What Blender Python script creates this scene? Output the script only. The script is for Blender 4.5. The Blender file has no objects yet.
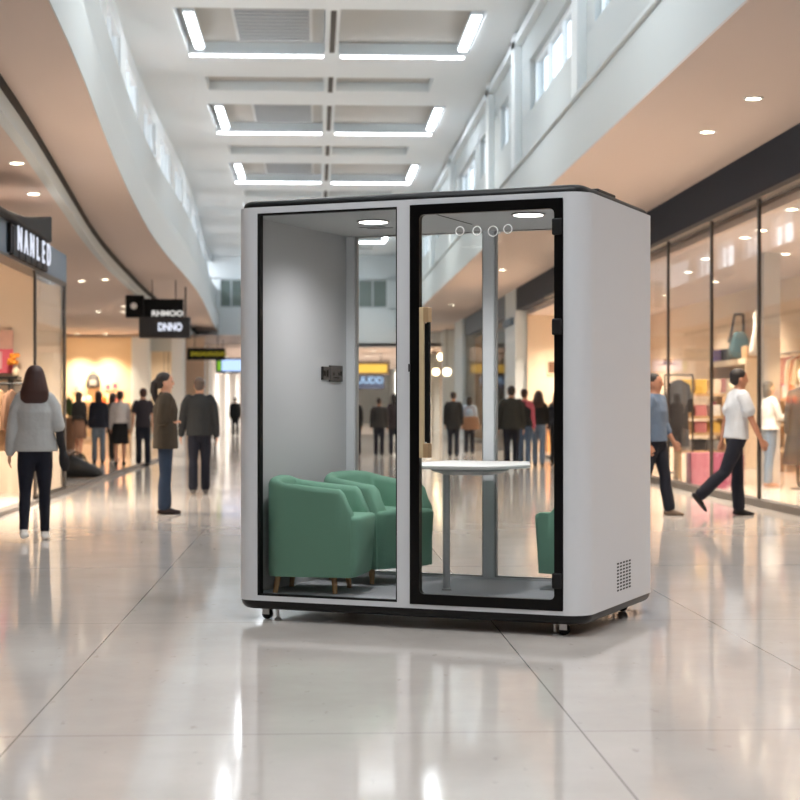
import bpy, bmesh, math, random
from mathutils import Vector, Matrix
random.seed(7)
PI = math.pi
SC = bpy.context.scene
COL = SC.collection

# ------------------------------------------------------------------ camera
F, Y0, H = 1720.0, 406.0, 1.3          # focal length in px, horizon row, eye height
YAW = math.radians(2.8)
cam = bpy.data.cameras.new('camera')
cam.sensor_width = 36
cam.lens = 36 * F / 800
cam.shift_y = (Y0 - 400) / 800
cam.clip_end = 400
cam.dof.use_dof = True
cam.dof.focus_distance = 10.1
cam.dof.aperture_fstop = 3.2
co = bpy.data.objects.new('camera', cam)
COL.objects.link(co)
co.location = (0, 0, H)
co.rotation_euler = (PI / 2, 0, -YAW)
SC.camera = co
SC.view_settings.view_transform = 'Standard'
SC.view_settings.look = 'None'
SC.view_settings.gamma = 1
SC.view_settings.use_curve_mapping = False
SC.view_settings.exposure = 0.0
SC.cycles.max_bounces = 10
SC.cycles.transparent_max_bounces = 24
SC.cycles.sample_clamp_indirect = 6
SC.cycles.caustics_reflective = False
SC.cycles.caustics_refractive = False

def at(x, d):
    """ground position of the photo column x at camera depth d"""
    X = (x - 400) / F * d
    return (X * math.cos(YAW) + d * math.sin(YAW), -X * math.sin(YAW) + d * math.cos(YAW))

# ------------------------------------------------------------------ materials
def lin(c):
    return tuple(((v / 255) / 12.92 if v / 255 <= .04045 else ((v / 255 + .055) / 1.055) ** 2.4) for v in c)

MATS = {}
def mat(name, rgb, rough=.6, metal=0, noise=0, nscale=20, bump=0, bscale=200, spec=.5, coat=0):
    if name in MATS: return MATS[name]
    m = bpy.data.materials.new(name); m.use_nodes = True
    nt = m.node_tree; b = nt.nodes['Principled BSDF']
    c = (*lin(rgb), 1)
    b.inputs['Base Color'].default_value = c
    b.inputs['Roughness'].default_value = rough
    b.inputs['Metallic'].default_value = metal
    b.inputs['Specular IOR Level'].default_value = spec
    b.inputs['Coat Weight'].default_value = coat
    if noise or bump:
        tc = nt.nodes.new('ShaderNodeTexCoord')
    if noise:
        n = nt.nodes.new('ShaderNodeTexNoise'); n.inputs['Scale'].default_value = nscale
        n.inputs['Detail'].default_value = 6
        mx = nt.nodes.new('ShaderNodeMix'); mx.data_type = 'RGBA'
        mx.inputs[6].default_value = tuple(min(1, v * (1 - noise)) for v in c[:3]) + (1,)
        mx.inputs[7].default_value = tuple(min(1, v * (1 + noise)) for v in c[:3]) + (1,)
        nt.links.new(tc.outputs['Object'], n.inputs['Vector'])
        nt.links.new(n.outputs['Fac'], mx.inputs[0])
        nt.links.new(mx.outputs[2], b.inputs['Base Color'])
    if bump:
        n2 = nt.nodes.new('ShaderNodeTexNoise'); n2.inputs['Scale'].default_value = bscale
        bp = nt.nodes.new('ShaderNodeBump'); bp.inputs['Strength'].default_value = bump
        bp.inputs['Distance'].default_value = .01
        nt.links.new(tc.outputs['Object'], n2.inputs['Vector'])
        nt.links.new(n2.outputs['Fac'], bp.inputs['Height'])
        nt.links.new(bp.outputs[0], b.inputs['Normal'])
    MATS[name] = m
    return m

def glow(name, rgb, strength):
    if name in MATS: return MATS[name]
    m = bpy.data.materials.new(name); m.use_nodes = True
    nt = m.node_tree; nt.nodes.clear()
    e = nt.nodes.new('ShaderNodeEmission'); o = nt.nodes.new('ShaderNodeOutputMaterial')
    e.inputs[0].default_value = (*lin(rgb), 1); e.inputs[1].default_value = strength
    nt.links.new(e.outputs[0], o.inputs[0])
    MATS[name] = m
    return m

def glassmat(name, tint=(1, 1, 1), ior=1.45, refl=1.0):
    if name in MATS: return MATS[name]
    m = bpy.data.materials.new(name); m.use_nodes = True
    nt = m.node_tree; nt.nodes.clear()
    t = nt.nodes.new('ShaderNodeBsdfTransparent'); t.inputs[0].default_value = (*tint, 1)
    g = nt.nodes.new('ShaderNodeBsdfGlossy'); g.inputs['Roughness'].default_value = .02
    f = nt.nodes.new('ShaderNodeFresnel'); f.inputs[0].default_value = ior
    mu = nt.nodes.new('ShaderNodeMath'); mu.operation = 'MULTIPLY'; mu.inputs[1].default_value = refl
    x = nt.nodes.new('ShaderNodeMixShader'); o = nt.nodes.new('ShaderNodeOutputMaterial')
    nt.links.new(f.outputs[0], mu.inputs[0]); nt.links.new(mu.outputs[0], x.inputs[0])
    nt.links.new(t.outputs[0], x.inputs[1]); nt.links.new(g.outputs[0], x.inputs[2])
    nt.links.new(x.outputs[0], o.inputs[0])
    MATS[name] = m
    return m

def floor_material():
    m = bpy.data.materials.new('polished_stone_tile'); m.use_nodes = True
    nt = m.node_tree; b = nt.nodes['Principled BSDF']; N = nt.nodes.new; L = nt.links.new
    tc = N('ShaderNodeTexCoord'); sp = N('ShaderNodeSeparateXYZ'); L(tc.outputs['Object'], sp.inputs[0])
    n1 = N('ShaderNodeTexNoise'); n1.inputs['Scale'].default_value = 1.1; n1.inputs['Detail'].default_value = 9; n1.inputs['Roughness'].default_value = .65
    L(tc.outputs['Object'], n1.inputs['Vector'])
    rp = N('ShaderNodeValToRGB')
    rp.color_ramp.elements[0].position = .3; rp.color_ramp.elements[0].color = (*lin((206, 197, 190)), 1)
    rp.color_ramp.elements[1].position = .7; rp.color_ramp.elements[1].color = (*lin((221, 213, 206)), 1)
    L(n1.outputs['Fac'], rp.inputs[0])
    # flecks
    mp = N('ShaderNodeMapping'); mp.inputs['Scale'].default_value = (1, .35, 1); L(tc.outputs['Object'], mp.inputs[0])
    n2 = N('ShaderNodeTexNoise'); n2.inputs['Scale'].default_value = 17; n2.inputs['Detail'].default_value = 4
    L(mp.outputs[0], n2.inputs['Vector'])
    fl = N('ShaderNodeMapRange'); fl.inputs[1].default_value = .66; fl.inputs[2].default_value = .74
    L(n2.outputs['Fac'], fl.inputs[0])
    mf = N('ShaderNodeMath'); mf.operation = 'MULTIPLY'; mf.inputs[1].default_value = .28; L(fl.outputs[0], mf.inputs[0])
    m1 = N('ShaderNodeMix'); m1.data_type = 'RGBA'; L(mf.outputs[0], m1.inputs[0]); L(rp.outputs[0], m1.inputs[6])
    m1.inputs[7].default_value = (*lin((140, 130, 120)), 1)
    # joints
    def line(axis, pos, w):
        s = N('ShaderNodeMath'); s.operation = 'SUBTRACT'; s.inputs[1].default_value = pos; L(sp.outputs[axis], s.inputs[0])
        a = N('ShaderNodeMath'); a.operation = 'ABSOLUTE'; L(s.outputs[0], a.inputs[0])
        l = N('ShaderNodeMath'); l.operation = 'LESS_THAN'; l.inputs[1].default_value = w; L(a.outputs[0], l.inputs[0])
        return l.outputs[0]
    def add(a, c):
        s = N('ShaderNodeMath'); s.operation = 'MAXIMUM'; L(a, s.inputs[0]); L(c, s.inputs[1]); return s.outputs[0]
    j = None
    for p in (-1.17, 1.06, 2.38): j = line(0, p, .0035) if j is None else add(j, line(0, p, .0035))
    dj = N('ShaderNodeMath'); dj.operation = 'MULTIPLY'; dj.inputs[1].default_value = .62; L(j, dj.inputs[0])
    t = None
    for p in (3.3, 6.83, 10.36, 13.9, 17.4, 21): t = line(1, p, .007) if t is None else add(t, line(1, p, .007))
    dt = N('ShaderNodeMath'); dt.operation = 'MULTIPLY'; dt.inputs[1].default_value = .3; L(t, dt.inputs[0])
    jj = add(dj.outputs[0], dt.outputs[0])
    m2 = N('ShaderNodeMix'); m2.data_type = 'RGBA'; L(jj, m2.inputs[0]); L(m1.outputs[2], m2.inputs[6]); m2.inputs[7].default_value = (*lin((60, 56, 52)), 1)
    L(m2.outputs[2], b.inputs['Base Color'])
    n3 = N('ShaderNodeTexNoise'); n3.inputs['Scale'].default_value = .7; n3.inputs['Detail'].default_value = 5; L(tc.outputs['Object'], n3.inputs['Vector'])
    rr = N('ShaderNodeMapRange'); rr.inputs[3].default_value = .05; rr.inputs[4].default_value = .12; L(n3.outputs['Fac'], rr.inputs[0])
    L(rr.outputs[0], b.inputs['Roughness'])
    b.inputs['Specular IOR Level'].default_value = .5
    return m

WHITE = mat('white_paint', (222, 229, 232), .7)
GREYW = mat('cool_grey_paint', (188, 196, 198), .75)
WARM_TINT = mat('warm_lit_soffit', (194, 178, 169), .75)  # white soffits; the warm light on them is mixed into this colour
WARMW = mat('warm_shop_wall', (228, 208, 184), .7)
COFF = mat('recess_panel_grey', (176, 176, 172), .8)
DARKF = mat('anthracite_fascia', (38, 48, 62), .7, spec=.2)
SLATE = mat('slate_fascia', (88, 106, 124), .5)
BLACKM = mat('black_metal', (20, 20, 21), .35)
BRONZE = mat('dark_bronze', (58, 50, 44), .4, metal=.3)
BLACKP = mat('black_plastic', (12, 12, 13), .6, spec=.2)
GLASS = glassmat('shop_glass', (.98, .985, .98), 1.3, .25)
SKYGL = glassmat('clerestory_glass', (.95, .98, 1.0), 1.3, .6)
TUBE = glow('tube_light', (244, 249, 255), 16)
DOWN = glow('downlight_lens', (255, 236, 205), 22)
WOODL = mat('pale_wood', (196, 160, 120), .5, noise=.12, nscale=9)
CHROME = mat('brushed_steel', (190, 190, 192), .28, metal=1)

# ------------------------------------------------------------------ mesh helpers
class MB:
    def __init__(s): s.bm = bmesh.new()
    def box(s, x0, x1, y0, y1, z0, z1):
        v = [s.bm.verts.new(p) for p in ((x0, y0, z0), (x1, y0, z0), (x1, y1, z0), (x0, y1, z0), (x0, y0, z1), (x1, y0, z1), (x1, y1, z1), (x0, y1, z1))]
        for f in ((3, 2, 1, 0), (4, 5, 6, 7), (0, 1, 5, 4), (1, 2, 6, 5), (2, 3, 7, 6), (3, 0, 4, 7)): s.bm.faces.new([v[i] for i in f])
        return s
    def loops(s, rings, cap=True, closed=True):
        """rings: equal-length lists of points, skinned one to the next"""
        R = [[s.bm.verts.new(p) for p in r] for r in rings]
        n = len(R[0])
        for a, b in zip(R, R[1:]):
            for i in range(n if closed else n - 1):
                j = (i + 1) % n
                s.bm.faces.new((a[i], a[j], b[j], b[i]))
        if cap:
            s.bm.faces.new(R[0][::-1]); s.bm.faces.new(R[-1])
        return s
    def prism(s, poly, z0, z1): return s.loops([[(x, y, z0) for x, y in poly], [(x, y, z1) for x, y in poly]])
    def tube(s, p0, p1, r, r1=None, n=14):
        p0, p1 = Vector(p0), Vector(p1); r1 = r if r1 is None else r1
        d = (p1 - p0).normalized(); a = d.orthogonal().normalized(); b = d.cross(a)
        return s.loops([[c + (a * math.cos(t) + b * math.sin(t)) * q for t in [2 * PI * i / n for i in range(n)]] for c, q in ((p0, r), (p1, r1))])
    def path(s, pts, r, n=10):
        for a, b in zip(pts, pts[1:]): s.tube(a, b, r, n=n)
        return s
    def lathe(s, prof, c=(0, 0, 0), n=24):
        c = Vector(c)
        return s.loops([[c + Vector((q * math.cos(2 * PI * i / n), q * math.sin(2 * PI * i / n), z)) for i in range(n)] for q, z in prof])
    def loft(s, secs, n=12, hint=Vector((1, 0, 0)), round_ends=True):
        """secs: (centre, rx, ry): elliptical sections across the chain of centres"""
        P = [Vector(c) for c, _, _ in secs]; rings = []
        for i, (c, rx, ry) in enumerate(secs):
            d = (P[min(i + 1, len(P) - 1)] - P[max(i - 1, 0)]).normalized()
            a = hint - d * hint.dot(d)
            if a.length < .05: a = Vector((0, 1, 0)) - d * d.y
            a.normalize(); b = d.cross(a)
            rings.append([P[i] + a * (rx * math.cos(2 * PI * k / n)) + b * (ry * math.sin(2 * PI * k / n)) for k in range(n)])
        if round_ends:
            def cap(c, e, rx, ry):
                d = e.normalized(); a = hint - d * hint.dot(d)
                return c, d
            d0 = (P[0] - P[1]).normalized(); d1 = (P[-1] - P[-2]).normalized()
            def shrink(ring, c, d, r):
                out = []
                for k, h in ((.8, .45), (.45, .8)):
                    out.append([c + (q - c) * k + d * r * h for q in ring])
                return out
            r0 = min(secs[0][1], secs[0][2]); r1 = min(secs[-1][1], secs[-1][2])
            rings = shrink(rings[0], P[0], d0, r0)[::-1] + rings + shrink(rings[-1], P[-1], d1, r1)
        return s.loops(rings)
    def ball(s, c, rx, ry, rz, n=14):
        c = Vector(c); m = n // 2
        rings = []
        for i in range(1, m):
            t = PI * i / m
            rings.append([c + Vector((rx * math.sin(t) * math.cos(2 * PI * k / n), ry * math.sin(t) * math.sin(2 * PI * k / n), -rz * math.cos(t))) for k in range(n)])
        return s.loops(rings)
    def torus(s, c, R, r, axis='Y', n=24, m=8):
        c = Vector(c); rings = []
        for i in range(n):
            t = 2 * PI * i / n; ring = []
            for k in range(m):
                u = 2 * PI * k / m; q = R + r * math.cos(u); w = r * math.sin(u)
                p = {'Y': (q * math.cos(t), w, q * math.sin(t)), 'X': (w, q * math.cos(t), q * math.sin(t)), 'Z': (q * math.cos(t), q * math.sin(t), w)}[axis]
                ring.append(c + Vector(p))
            rings.append(ring)
        rings.append(rings[0])
        s.loops(rings, cap=False)
        bmesh.ops.remove_doubles(s.bm, verts=s.bm.verts, dist=1e-6)
        return s
    def xf(s, M):
        bmesh.ops.transform(s.bm, matrix=M, verts=s.bm.verts); return s
    def build(s, name, m, parent=None, smooth=None, bevel=0, seg=2):
        bmesh.ops.recalc_face_normals(s.bm, faces=s.bm.faces)
        me = bpy.data.meshes.new(name); s.bm.to_mesh(me); s.bm.free()
        me.materials.append(m)
        o = bpy.data.objects.new(name, me); COL.objects.link(o)
        if parent is not None: o.parent = parent
        if smooth is not None:
            for p in me.polygons: p.use_smooth = True
            if smooth < 180: me.set_sharp_from_angle(angle=math.radians(smooth))
        if bevel:
            bv = o.modifiers.new('bevel', 'BEVEL'); bv.width = bevel; bv.segments = seg; bv.limit_method = 'ANGLE'; bv.angle_limit = math.radians(40)
            if smooth is None:
                for p in me.polygons: p.use_smooth = True
                bv.harden_normals = False
                me.set_sharp_from_angle(angle=math.radians(60))
        return o

def tag(o, label, cat, group=None, kind=None):
    o['label'] = label; o['category'] = cat
    if group: o['group'] = group
    if kind: o['kind'] = kind
    return o
def thing(name, label, cat, loc=(0, 0, 0), rz=0, group=None):
    o = bpy.data.objects.new(name, None); COL.objects.link(o)
    o.location = loc; o.rotation_euler = (0, 0, rz); o.empty_display_size = .2
    return tag(o, label, cat, group)
def struct(name, mb, m, parent=None, **k):
    o = mb.build(name, m, parent, **k)
    if parent is None: o['kind'] = 'structure'
    return o
def dup(o, parent=None):
    c = o.copy(); COL.objects.link(c)
    if parent is not None: c.parent = parent
    for ch in list(o.children):
        dup(ch, c)
    return c
def interp(tab, y):
    if y <= tab[0][0]: return tab[0][1]
    for (a, p), (b, q) in zip(tab, tab[1:]):
        if y <= b:
            t = (y - a) / (b - a); return p + (q - p) * t
    return tab[-1][1]
def smoothcurve(tab):
    def f(y):
        s = 0; n = 0
        for k in (-4, -2, 0, 2, 4):
            s += interp(tab, y + k); n += 1
        return s / n
    return f
ORD = ['first', 'second', 'third', 'fourth', 'fifth', 'sixth', 'seventh', 'eighth', 'ninth', 'tenth', 'eleventh', 'twelfth', 'thirteenth', 'fourteenth', 'fifteenth']

def lamp(kind, loc, energy, color, size=.1, angle=120, blend=.8, rot=(0, 0, 0), sizey=None):
    l = bpy.data.lights.new('lamp', kind); l.energy = energy; l.color = color
    if kind == 'SPOT': l.spot_size = math.radians(angle); l.spot_blend = blend; l.shadow_soft_size = size
    elif kind == 'AREA':
        l.shape = 'RECTANGLE'; l.size = size; l.size_y = sizey or size
    else: l.shadow_soft_size = size
    o = bpy.data.objects.new('lamp', l); COL.objects.link(o); o.location = loc; o.rotation_euler = rot
    return o
# ================================================================== THE HALL
YN, YE = -12, 78           # near wall, far wall of the atrium
YF = 132                   # far end of the lower mall
struct('floor', MB().box(-16, 14, YN, YF + 1, -.2, 0), floor_material())

# ---- curves of the left balcony and of the bulkhead behind it
XL = smoothcurve([(-12, -1.9), (0, -1.9), (8, -2.07), (14.3, -2.12), (17.7, -2.39), (21.9, -2.65), (29.4, -3.06), (37, -3.33), (47.5, -3.38), (56, -3.62), (74, -4.32), (90, -4.4)])
XB = smoothcurve([(-12, -2.6), (0, -2.7), (8, -2.8), (17, -3.12), (24.6, -3.63), (34, -4.3), (49, -4.86), (74, -5.3), (90, -5.3)])
ys = [YN + i * 1.0 for i in range(YE - YN + 1)]
def sweep(prof, fx, yy=ys, closed=True):
    return MB().loops([[(fx(y) + dx, y, z) for dx, z in prof] for y in yy], cap=closed, closed=closed)
# fascia: a lit vertical band, a soft shoulder, then the parapet set back
prof = [(0, 4.67), (0, 5.35), (-.02, 5.47), (-.06, 5.56), (-.11, 5.64), (-.14, 5.75), (-.15, 6.62), (-.33, 6.62), (-.4, 4.9), (-.35, 4.75), (-.05, 4.68)]
struct('wall_left_balcony', sweep(prof, XL), GREYW, smooth=50)
# left upper storey: sill band, piers with tall windows between them, head band
def upper_left(z0, z1, a, b, t=.25, off=-.36):
    n = max(2, int((b - a) / 1.5) + 1); yy = [a + (b - a) * i / (n - 1) for i in range(n)]
    return sweep([(off, z0), (off, z1), (off - t, z1), (off - t, z0)], XL, yy)
struct('wall_left_upper', upper_left(7.75, 8.15, YN, YE), WHITE)
wn = 0
y = YN
k = 0
while y < YE - 1:
    struct('wall_left_pier', upper_left(6.3, 7.8, y, min(y + 1.5, YE), off=-.34), WHITE)
    a, b = y + 1.5, min(y + 4.7, YE)
    if b - a > 1:
        wn += 1
        f = MB()
        for q in (a, (a + b) / 2, b - .08):
            f.box(XL(q) - .47, XL(q) - .39, q, q + .08, 6.4, 7.75)
        w = struct('window_%d' % wn, f, WHITE)
        p = MB().loops([[(XL(q) - .44, q, 6.4) for q in (a, b)], [(XL(q) - .44, q, 7.75) for q in (a, b)]], cap=False, closed=False)
        p.build('glass_pane', SKYGL, w)
    y += 4.7
# soffit between balcony and bulkhead, the bulkhead with a black strip for its shadow gap's shade, the lower ceiling behind it
mb = MB().loops([[(XL(q) - .01, q, 4.665), (XB(q) - .07, q, 4.665), (XB(q) - .06, q, 4.78), (XL(q) - .1, q, 4.78)] for q in ys])
struct('ceiling_left_soffit', mb, WARM_TINT)
struct('shadow_gap_strip', sweep([(.0, 4.5), (.0, 4.663), (-.06, 4.663), (-.06, 4.5)], XB), mat('shadow_gap_black', (22, 20, 18), .8))
struct('wall_left_bulkhead', sweep([(.01, 4.295), (.01, 4.5), (-.12, 4.5), (-.12, 4.295)], XB), GREYW)
mb = MB().loops([[(XB(q) - .125, q, 4.3), (-11.5, q, 4.3), (-11.5, q, 4.4), (XB(q) - .125, q, 4.4)] for q in ys])
struct('ceiling_left_lower', mb, WARM_TINT)
struct('wall_left', MB().box(-11.7, -11.5, YN, YF, 0, 4.4), WARMW)

# ---- right side
struct('ceiling_right_soffit', MB().box(3.592, 9.9, YN, YE, 4.67, 4.8), WARM_TINT)
struct('wall_right_balcony', MB().box(3.59, 3.72, YN, YE, 4.68, 5.53).box(3.55, 3.95, YN, YE, 5.53, 5.6), GREYW, bevel=.02)
wins = [(-9, -4), (-1, 4), (7.5, 12.5), (18, 23), (25, 30), (33.4, 34.8), (37.7, 39.2), (40.4, 45), (48, 53), (56, 61), (64, 69), (72, 77)]
mb = MB().box(3.75, 4.0, YN, YE, 5.5, 6.47).box(3.75, 4.0, YN, YE, 7.37, 8.15)
prev = YN
for a, b in wins:
    mb.box(3.75, 4.0, prev, a, 6.45, 7.4); prev = b
mb.box(3.75, 4.0, prev, YE, 6.45, 7.4)
struct('wall_right_upper', mb, GREYW)
mb = MB()
for q in (-6.5, 5.75, 15.3, 24, 31.5, 36.3, 46.5, 54.5, 62.5, 70.5): mb.box(3.62, 3.76, q - .28, q + .28, 5.6, 8.12)
struct('wall_right_pilasters', mb, WHITE)
for a, b in wins:
    wn += 1
    f = MB(); n = max(1, round((b - a) / 1.6))
    f.box(3.84, 3.92, a, b, 6.47, 6.53).box(3.84, 3.92, a, b, 7.31, 7.37)
    for i in range(n + 1):
        q = a + (b - a - .06) * i / n
        f.box(3.84, 3.92, q, q + .06, 6.5, 7.35)
    w = struct('window_%d' % wn, f, WHITE)
    MB().box(3.88, 3.885, a, b, 6.5, 7.35).build('glass_pane', SKYGL, w)
struct('trim_2', MB().box(3.62, 3.76, YN, YE, 7.86, 8.0), WHITE)

# ---- atrium ceiling with coffers
C0, C1 = 8.1, 8.36
LED = [-4.4 + 9.4 * i for i in range(9)]          # far edge of every coffer, where the tube hangs
mb = MB()
mb.box(-6, 4, YN, YE, C1, C1 + .15)
cuts = []
for L in LED:
    cuts.append((L - 3.7, L, -2.45 if L > 22 else -1.6, 2.95))
    cuts.append((L + 2.45, L + 4.0, -2.3 if L > 22 else -1.5, 2.45))
cuts = [c for c in cuts if c[0] > YN and c[1] < YE]
cuts.sort(); prev = YN
for a, b, x0, x1 in cuts:
    mb.box(-6, 4, prev, a, C0, C1)
    mb.box(-6, x0, a, b, C0, C1).box(x1, 4, a, b, C0, C1).box(.17, .43, a, b, C0, C1)
    prev = b
mb.box(-6, 4, prev, YE, C0, C1)
struct('ceiling', mb, WHITE)
mb = MB()
for a, b, x0, x1 in cuts: mb.box(x0 + .02, .15, a + .02, b - .02, C1 - .06, C1 + .01).box(.45, x1 - .02, a + .02, b - .02, C1 - .06, C1 + .01)
struct('ceiling_recess_panels', mb, COFF)
mb = MB()
for L in LED:
    for a, b in ((L - 3.6, L - .1), (L + 2.4, L + 4.1)):
        if b < YE and a > YN: mb.box(.26, .36, a, b, C0 - .012, C0 + .01)
struct('trim_3', mb, mat('track_dark', (70, 66, 62), .7))
vis = [L for L in LED if 22 < L < YE]
for i, L in enumerate(LED):
    x0 = -2.43 if L > 22 else -1.55
    seen = L in vis
    nth = ORD[vis.index(L)] if seen else None
    for side, (a, b) in (('left', (x0, .16)), ('right', (.46, 2.87))):
        lab = 'white fluorescent tube across the far edge of the %s ceiling coffer, %s of the two' % (nth, side) if seen else 'white fluorescent tube on a ceiling coffer behind the photographer'
        t = thing('ceiling_tube_light', lab, 'ceiling light', ((a + b) / 2, L - .06, C0 - .03), 0, 'ceiling tubes across the coffers' if seen else 'ceiling tubes overhead out of frame')
        hw = (b - a) / 2
        MB().box(-hw, hw, -.04, .05, -.03, .03).build('housing', WHITE, t)
        MB().box(-hw + .02, hw - .02, -.035, .03, -.06, -.02).build('diffuser', TUBE, t)
    for side, (a, b) in (('left', (x0 + .13, x0 + .33)), ('right', (2.7, 2.9))):
        lab = 'white light strip running lengthwise on the %s side of the %s ceiling coffer' % (side, nth) if seen else 'white light strip along a ceiling coffer behind the photographer'
        t = thing('ceiling_light_strip', lab, 'ceiling light', ((a + b) / 2, L - 1.9, C0), 0, 'lengthwise light strips in the coffers' if seen else 'ceiling strips overhead out of frame')
        MB().box(-.1, .1, -1.5, 1.5, .0, .06).build('housing', WHITE, t)
        MB().box(-.07, .07, -1.45, 1.45, -.03, .01).build('diffuser', TUBE, t)
for k, L in enumerate([33.2, 42.6, 52]):
    t = thing('ceiling_vent', 'pale slatted air vent panel in the %s ceiling coffer' % ORD[k + 1 if False else k], 'vent', (-.78, L - 1.85, C1 - .06), 0, 'slatted vents in the coffers')
    f = MB().box(-.72, .72, -1.6, 1.6, -.03, .0); f.build('frame', mat('vent_frame', (196, 200, 200), .6), t)
    s_ = MB()
    for q in range(11): s_.box(-.66, .66, -1.5 + q * .28, -1.36 + q * .28, -.055, -.03)
    s_.build('slats', mat('vent_slats', (150, 156, 160), .6), t)
def downlight(loc, r, label, group, power=0, col=(1, .86, .70), lens=DOWN, angle=125):
    t = thing('recessed_downlight', label, 'downlight', loc, 0, group)
    MB().lathe([(r, .02), (r * 1.25, .0), (r * 1.25, -.012), (r, -.015), (r * .95, .0)], n=20).build('trim_ring', WHITE, t, smooth=40)
    MB().lathe([(.001, -.006), (r * .96, -.006), (r * .96, .01), (.001, .01)], n=20).build('lens', lens, t)
    if power: 
        l = lamp('SPOT', (0, 0, -.03), power * 4, col, .06, angle, .9); l.parent = t
    return t
for nth, (X, Yd) in zip(('nearer', 'farther'), ((1.45, 36.3), (1.4, 45.8))):
    downlight((X, Yd, C1 - .08), .12, 'round downlight in a shallow ceiling recess, the %s of the two' % nth, 'round lights in the atrium ceiling', 140, (1, .97, .93), angle=150)

for i, L in enumerate(LED):  # near-bay lamps are unseen, added to brighten the hall
    for X in (-1.25, 1.45):
        if L + 3.2 < YE and not (X > 0 and 30 < L < 45) and not (X < 0 and L > 22):
            downlight((X, L + 3.2, C1 - .08), .12, 'round downlight in a shallow ceiling recess, %s' % ('added out of frame to light the hall' if L < 20 else 'right half of the %s bay' % ORD[vis.index(L)]), 'round lights in the atrium ceiling', 100, (.95, .98, 1), angle=150)
for i, Yd in enumerate((-9, -6.7, -4.4, -2.1, .2, 2.5, 4.8, 7.1, 9.4, 11.7, 14)):
    downlight((4.78, Yd, 4.67), .085, 'round downlight in the right soffit out of the picture beside the photographer', 'near downlights of the right soffit', 26, (.98, .98, 1), angle=150)
# ---- end walls
struct('wall_near', MB().box(-12, 12, YN - .2, YN, 0, 8.7), WHITE)
struct('wall_far', MB().box(-11.5, 9.7, YE, YE + .3, 3.98, 5.75).box(-6, 4.2, YE, YE + .3, 7.05, 8.7).box(-6, -4.3, YE, YE + .3, 5.7, 7.1).box(-3.35, 1.95, YE, YE + .3, 5.7, 7.1).box(3.2, 4.2, YE, YE + .3, 5.7, 7.1), WHITE)
for a, b in ((-4.3, -3.35), (1.95, 3.2)):
    wn += 1
    w = struct('window_%d' % wn, MB().box(a, b, YE + .05, YE + .12, 5.75, 5.82).box(a, b, YE + .05, YE + .12, 6.98, 7.05).box((a + b) / 2 - .04, (a + b) / 2 + .04, YE + .05, YE + .12, 5.75, 7.05), GREYW)
    MB().box(a, b, YE + .13, YE + .16, 5.75, 7.05).build('glass_pane', mat('dark_green_glass', (118, 132, 128), .15), w)
YW_ = 73.0
# lower mall beyond the far wall
struct('ceiling_far', MB().box(-12, 12, YE, YF, 4.0, 4.15), WARM_TINT)
struct('wall_far_end', MB().box(-12, 12, YF, YF + .3, 0, 4.2), WHITE)
struct('wall_far_left', MB().box(-5.0, -4.8, YW_ + .1, YF, 0, 4.1), WHITE)
struct('wall_far_right', MB().box(5.6, 5.8, YE + 9, YF, 0, 4.1).box(5.6, 9.6, YE + 9.9, YE + 10.1, 0, 4.1), WHITE)

# ================================================================== LEFT SHOPS
struct('trim_4', MB().box(-3.85, -3.7, 12, 43, 0, .05), mat('threshold_grey', (110, 106, 102), .4))
struct('wall_left_shop_end', MB().box(-11.5, -3.82, 26.0, 26.12, 0, 3.55), WARMW)
struct('ceiling_left_shop', MB().box(-11.5, -3.9, 10, 26.1, 3.45, 3.56), WARM_TINT)
struct('wall_left_shop_back', MB().box(-9.2, -9.0, 10, 26, 0, 3.5), WARMW)
struct('wall_left_shop_near', MB().box(-9.2, -3.75, 9.8, 10, 0, 4.3), WARMW)
# fascia with lettering
fas = thing('shop_fascia_sign', 'slate grey shop fascia with white block letters over the left shop window', 'sign', (-3.75, 20, 3.15))
MB().box(-.25, 0, -8, 6.12, 0, .42).build('fascia_board', SLATE, fas, bevel=.01)
MB().box(-.25, .005, -8, 6.1, -.035, 0).build('bottom_rail', BRONZE, fas)
def text(body, size, m, name, parent, M, ext=.02, sx=1, bold=.0):
    c = bpy.data.curves.new(name, 'FONT'); c.body = body; c.size = size; c.extrude = ext; c.align_x = 'CENTER'; c.align_y = 'CENTER'; c.offset = bold
    o = bpy.data.objects.new('tmp', c); COL.objects.link(o)
    dg = bpy.context.evaluated_depsgraph_get()
    me = bpy.data.meshes.new_from_object(o.evaluated_get(dg))
    bpy.data.objects.remove(o)
    me.transform(M @ Matrix.Diagonal((sx, 1, 1, 1)))
    me.name = name; me.materials.clear(); me.materials.append(m)
    r = bpy.data.objects.new(name, me); COL.objects.link(r); r.parent = parent
    return r
LETW = glow('sign_letter_white', (235, 240, 255), .8)
# letters face +X: text x axis -> +Y, text y axis -> Z
MX = Matrix(((0, 0, 1, 0), (1, 0, 0, 0), (0, 1, 0, 0), (0, 0, 0, 1)))
for i, ch in enumerate('NANLED'):
    yy = 1.45 + i * .46
    text(ch, .42, LETW, 'letter', fas, Matrix.Translation((.1, yy, .2)) @ MX, .006, 1.0, .006)
mb = MB().box(0, .05, 1.1, 1.22, .02, .38)
for i in range(6): mb.box(.0, .05, 1.27 + i * .46, 1.66 + i * .46, .0, .36)
mb.build('letter_shadows', BLACKP, fas)  # black blocks stand in for the shadows of the letters
awn = MB().loops([[(-.3, q, .40), (.12, q, .40 + .0), (.12, q, .42 + h), (-.3, q, .42 + h)] for q, h in ((-1.5, .02), (.6, .05), (2.0, .12), (3.0, .22), (3.9, .34))])
awn.build('black_hood', BLACKP, fas, bevel=.02)
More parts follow.
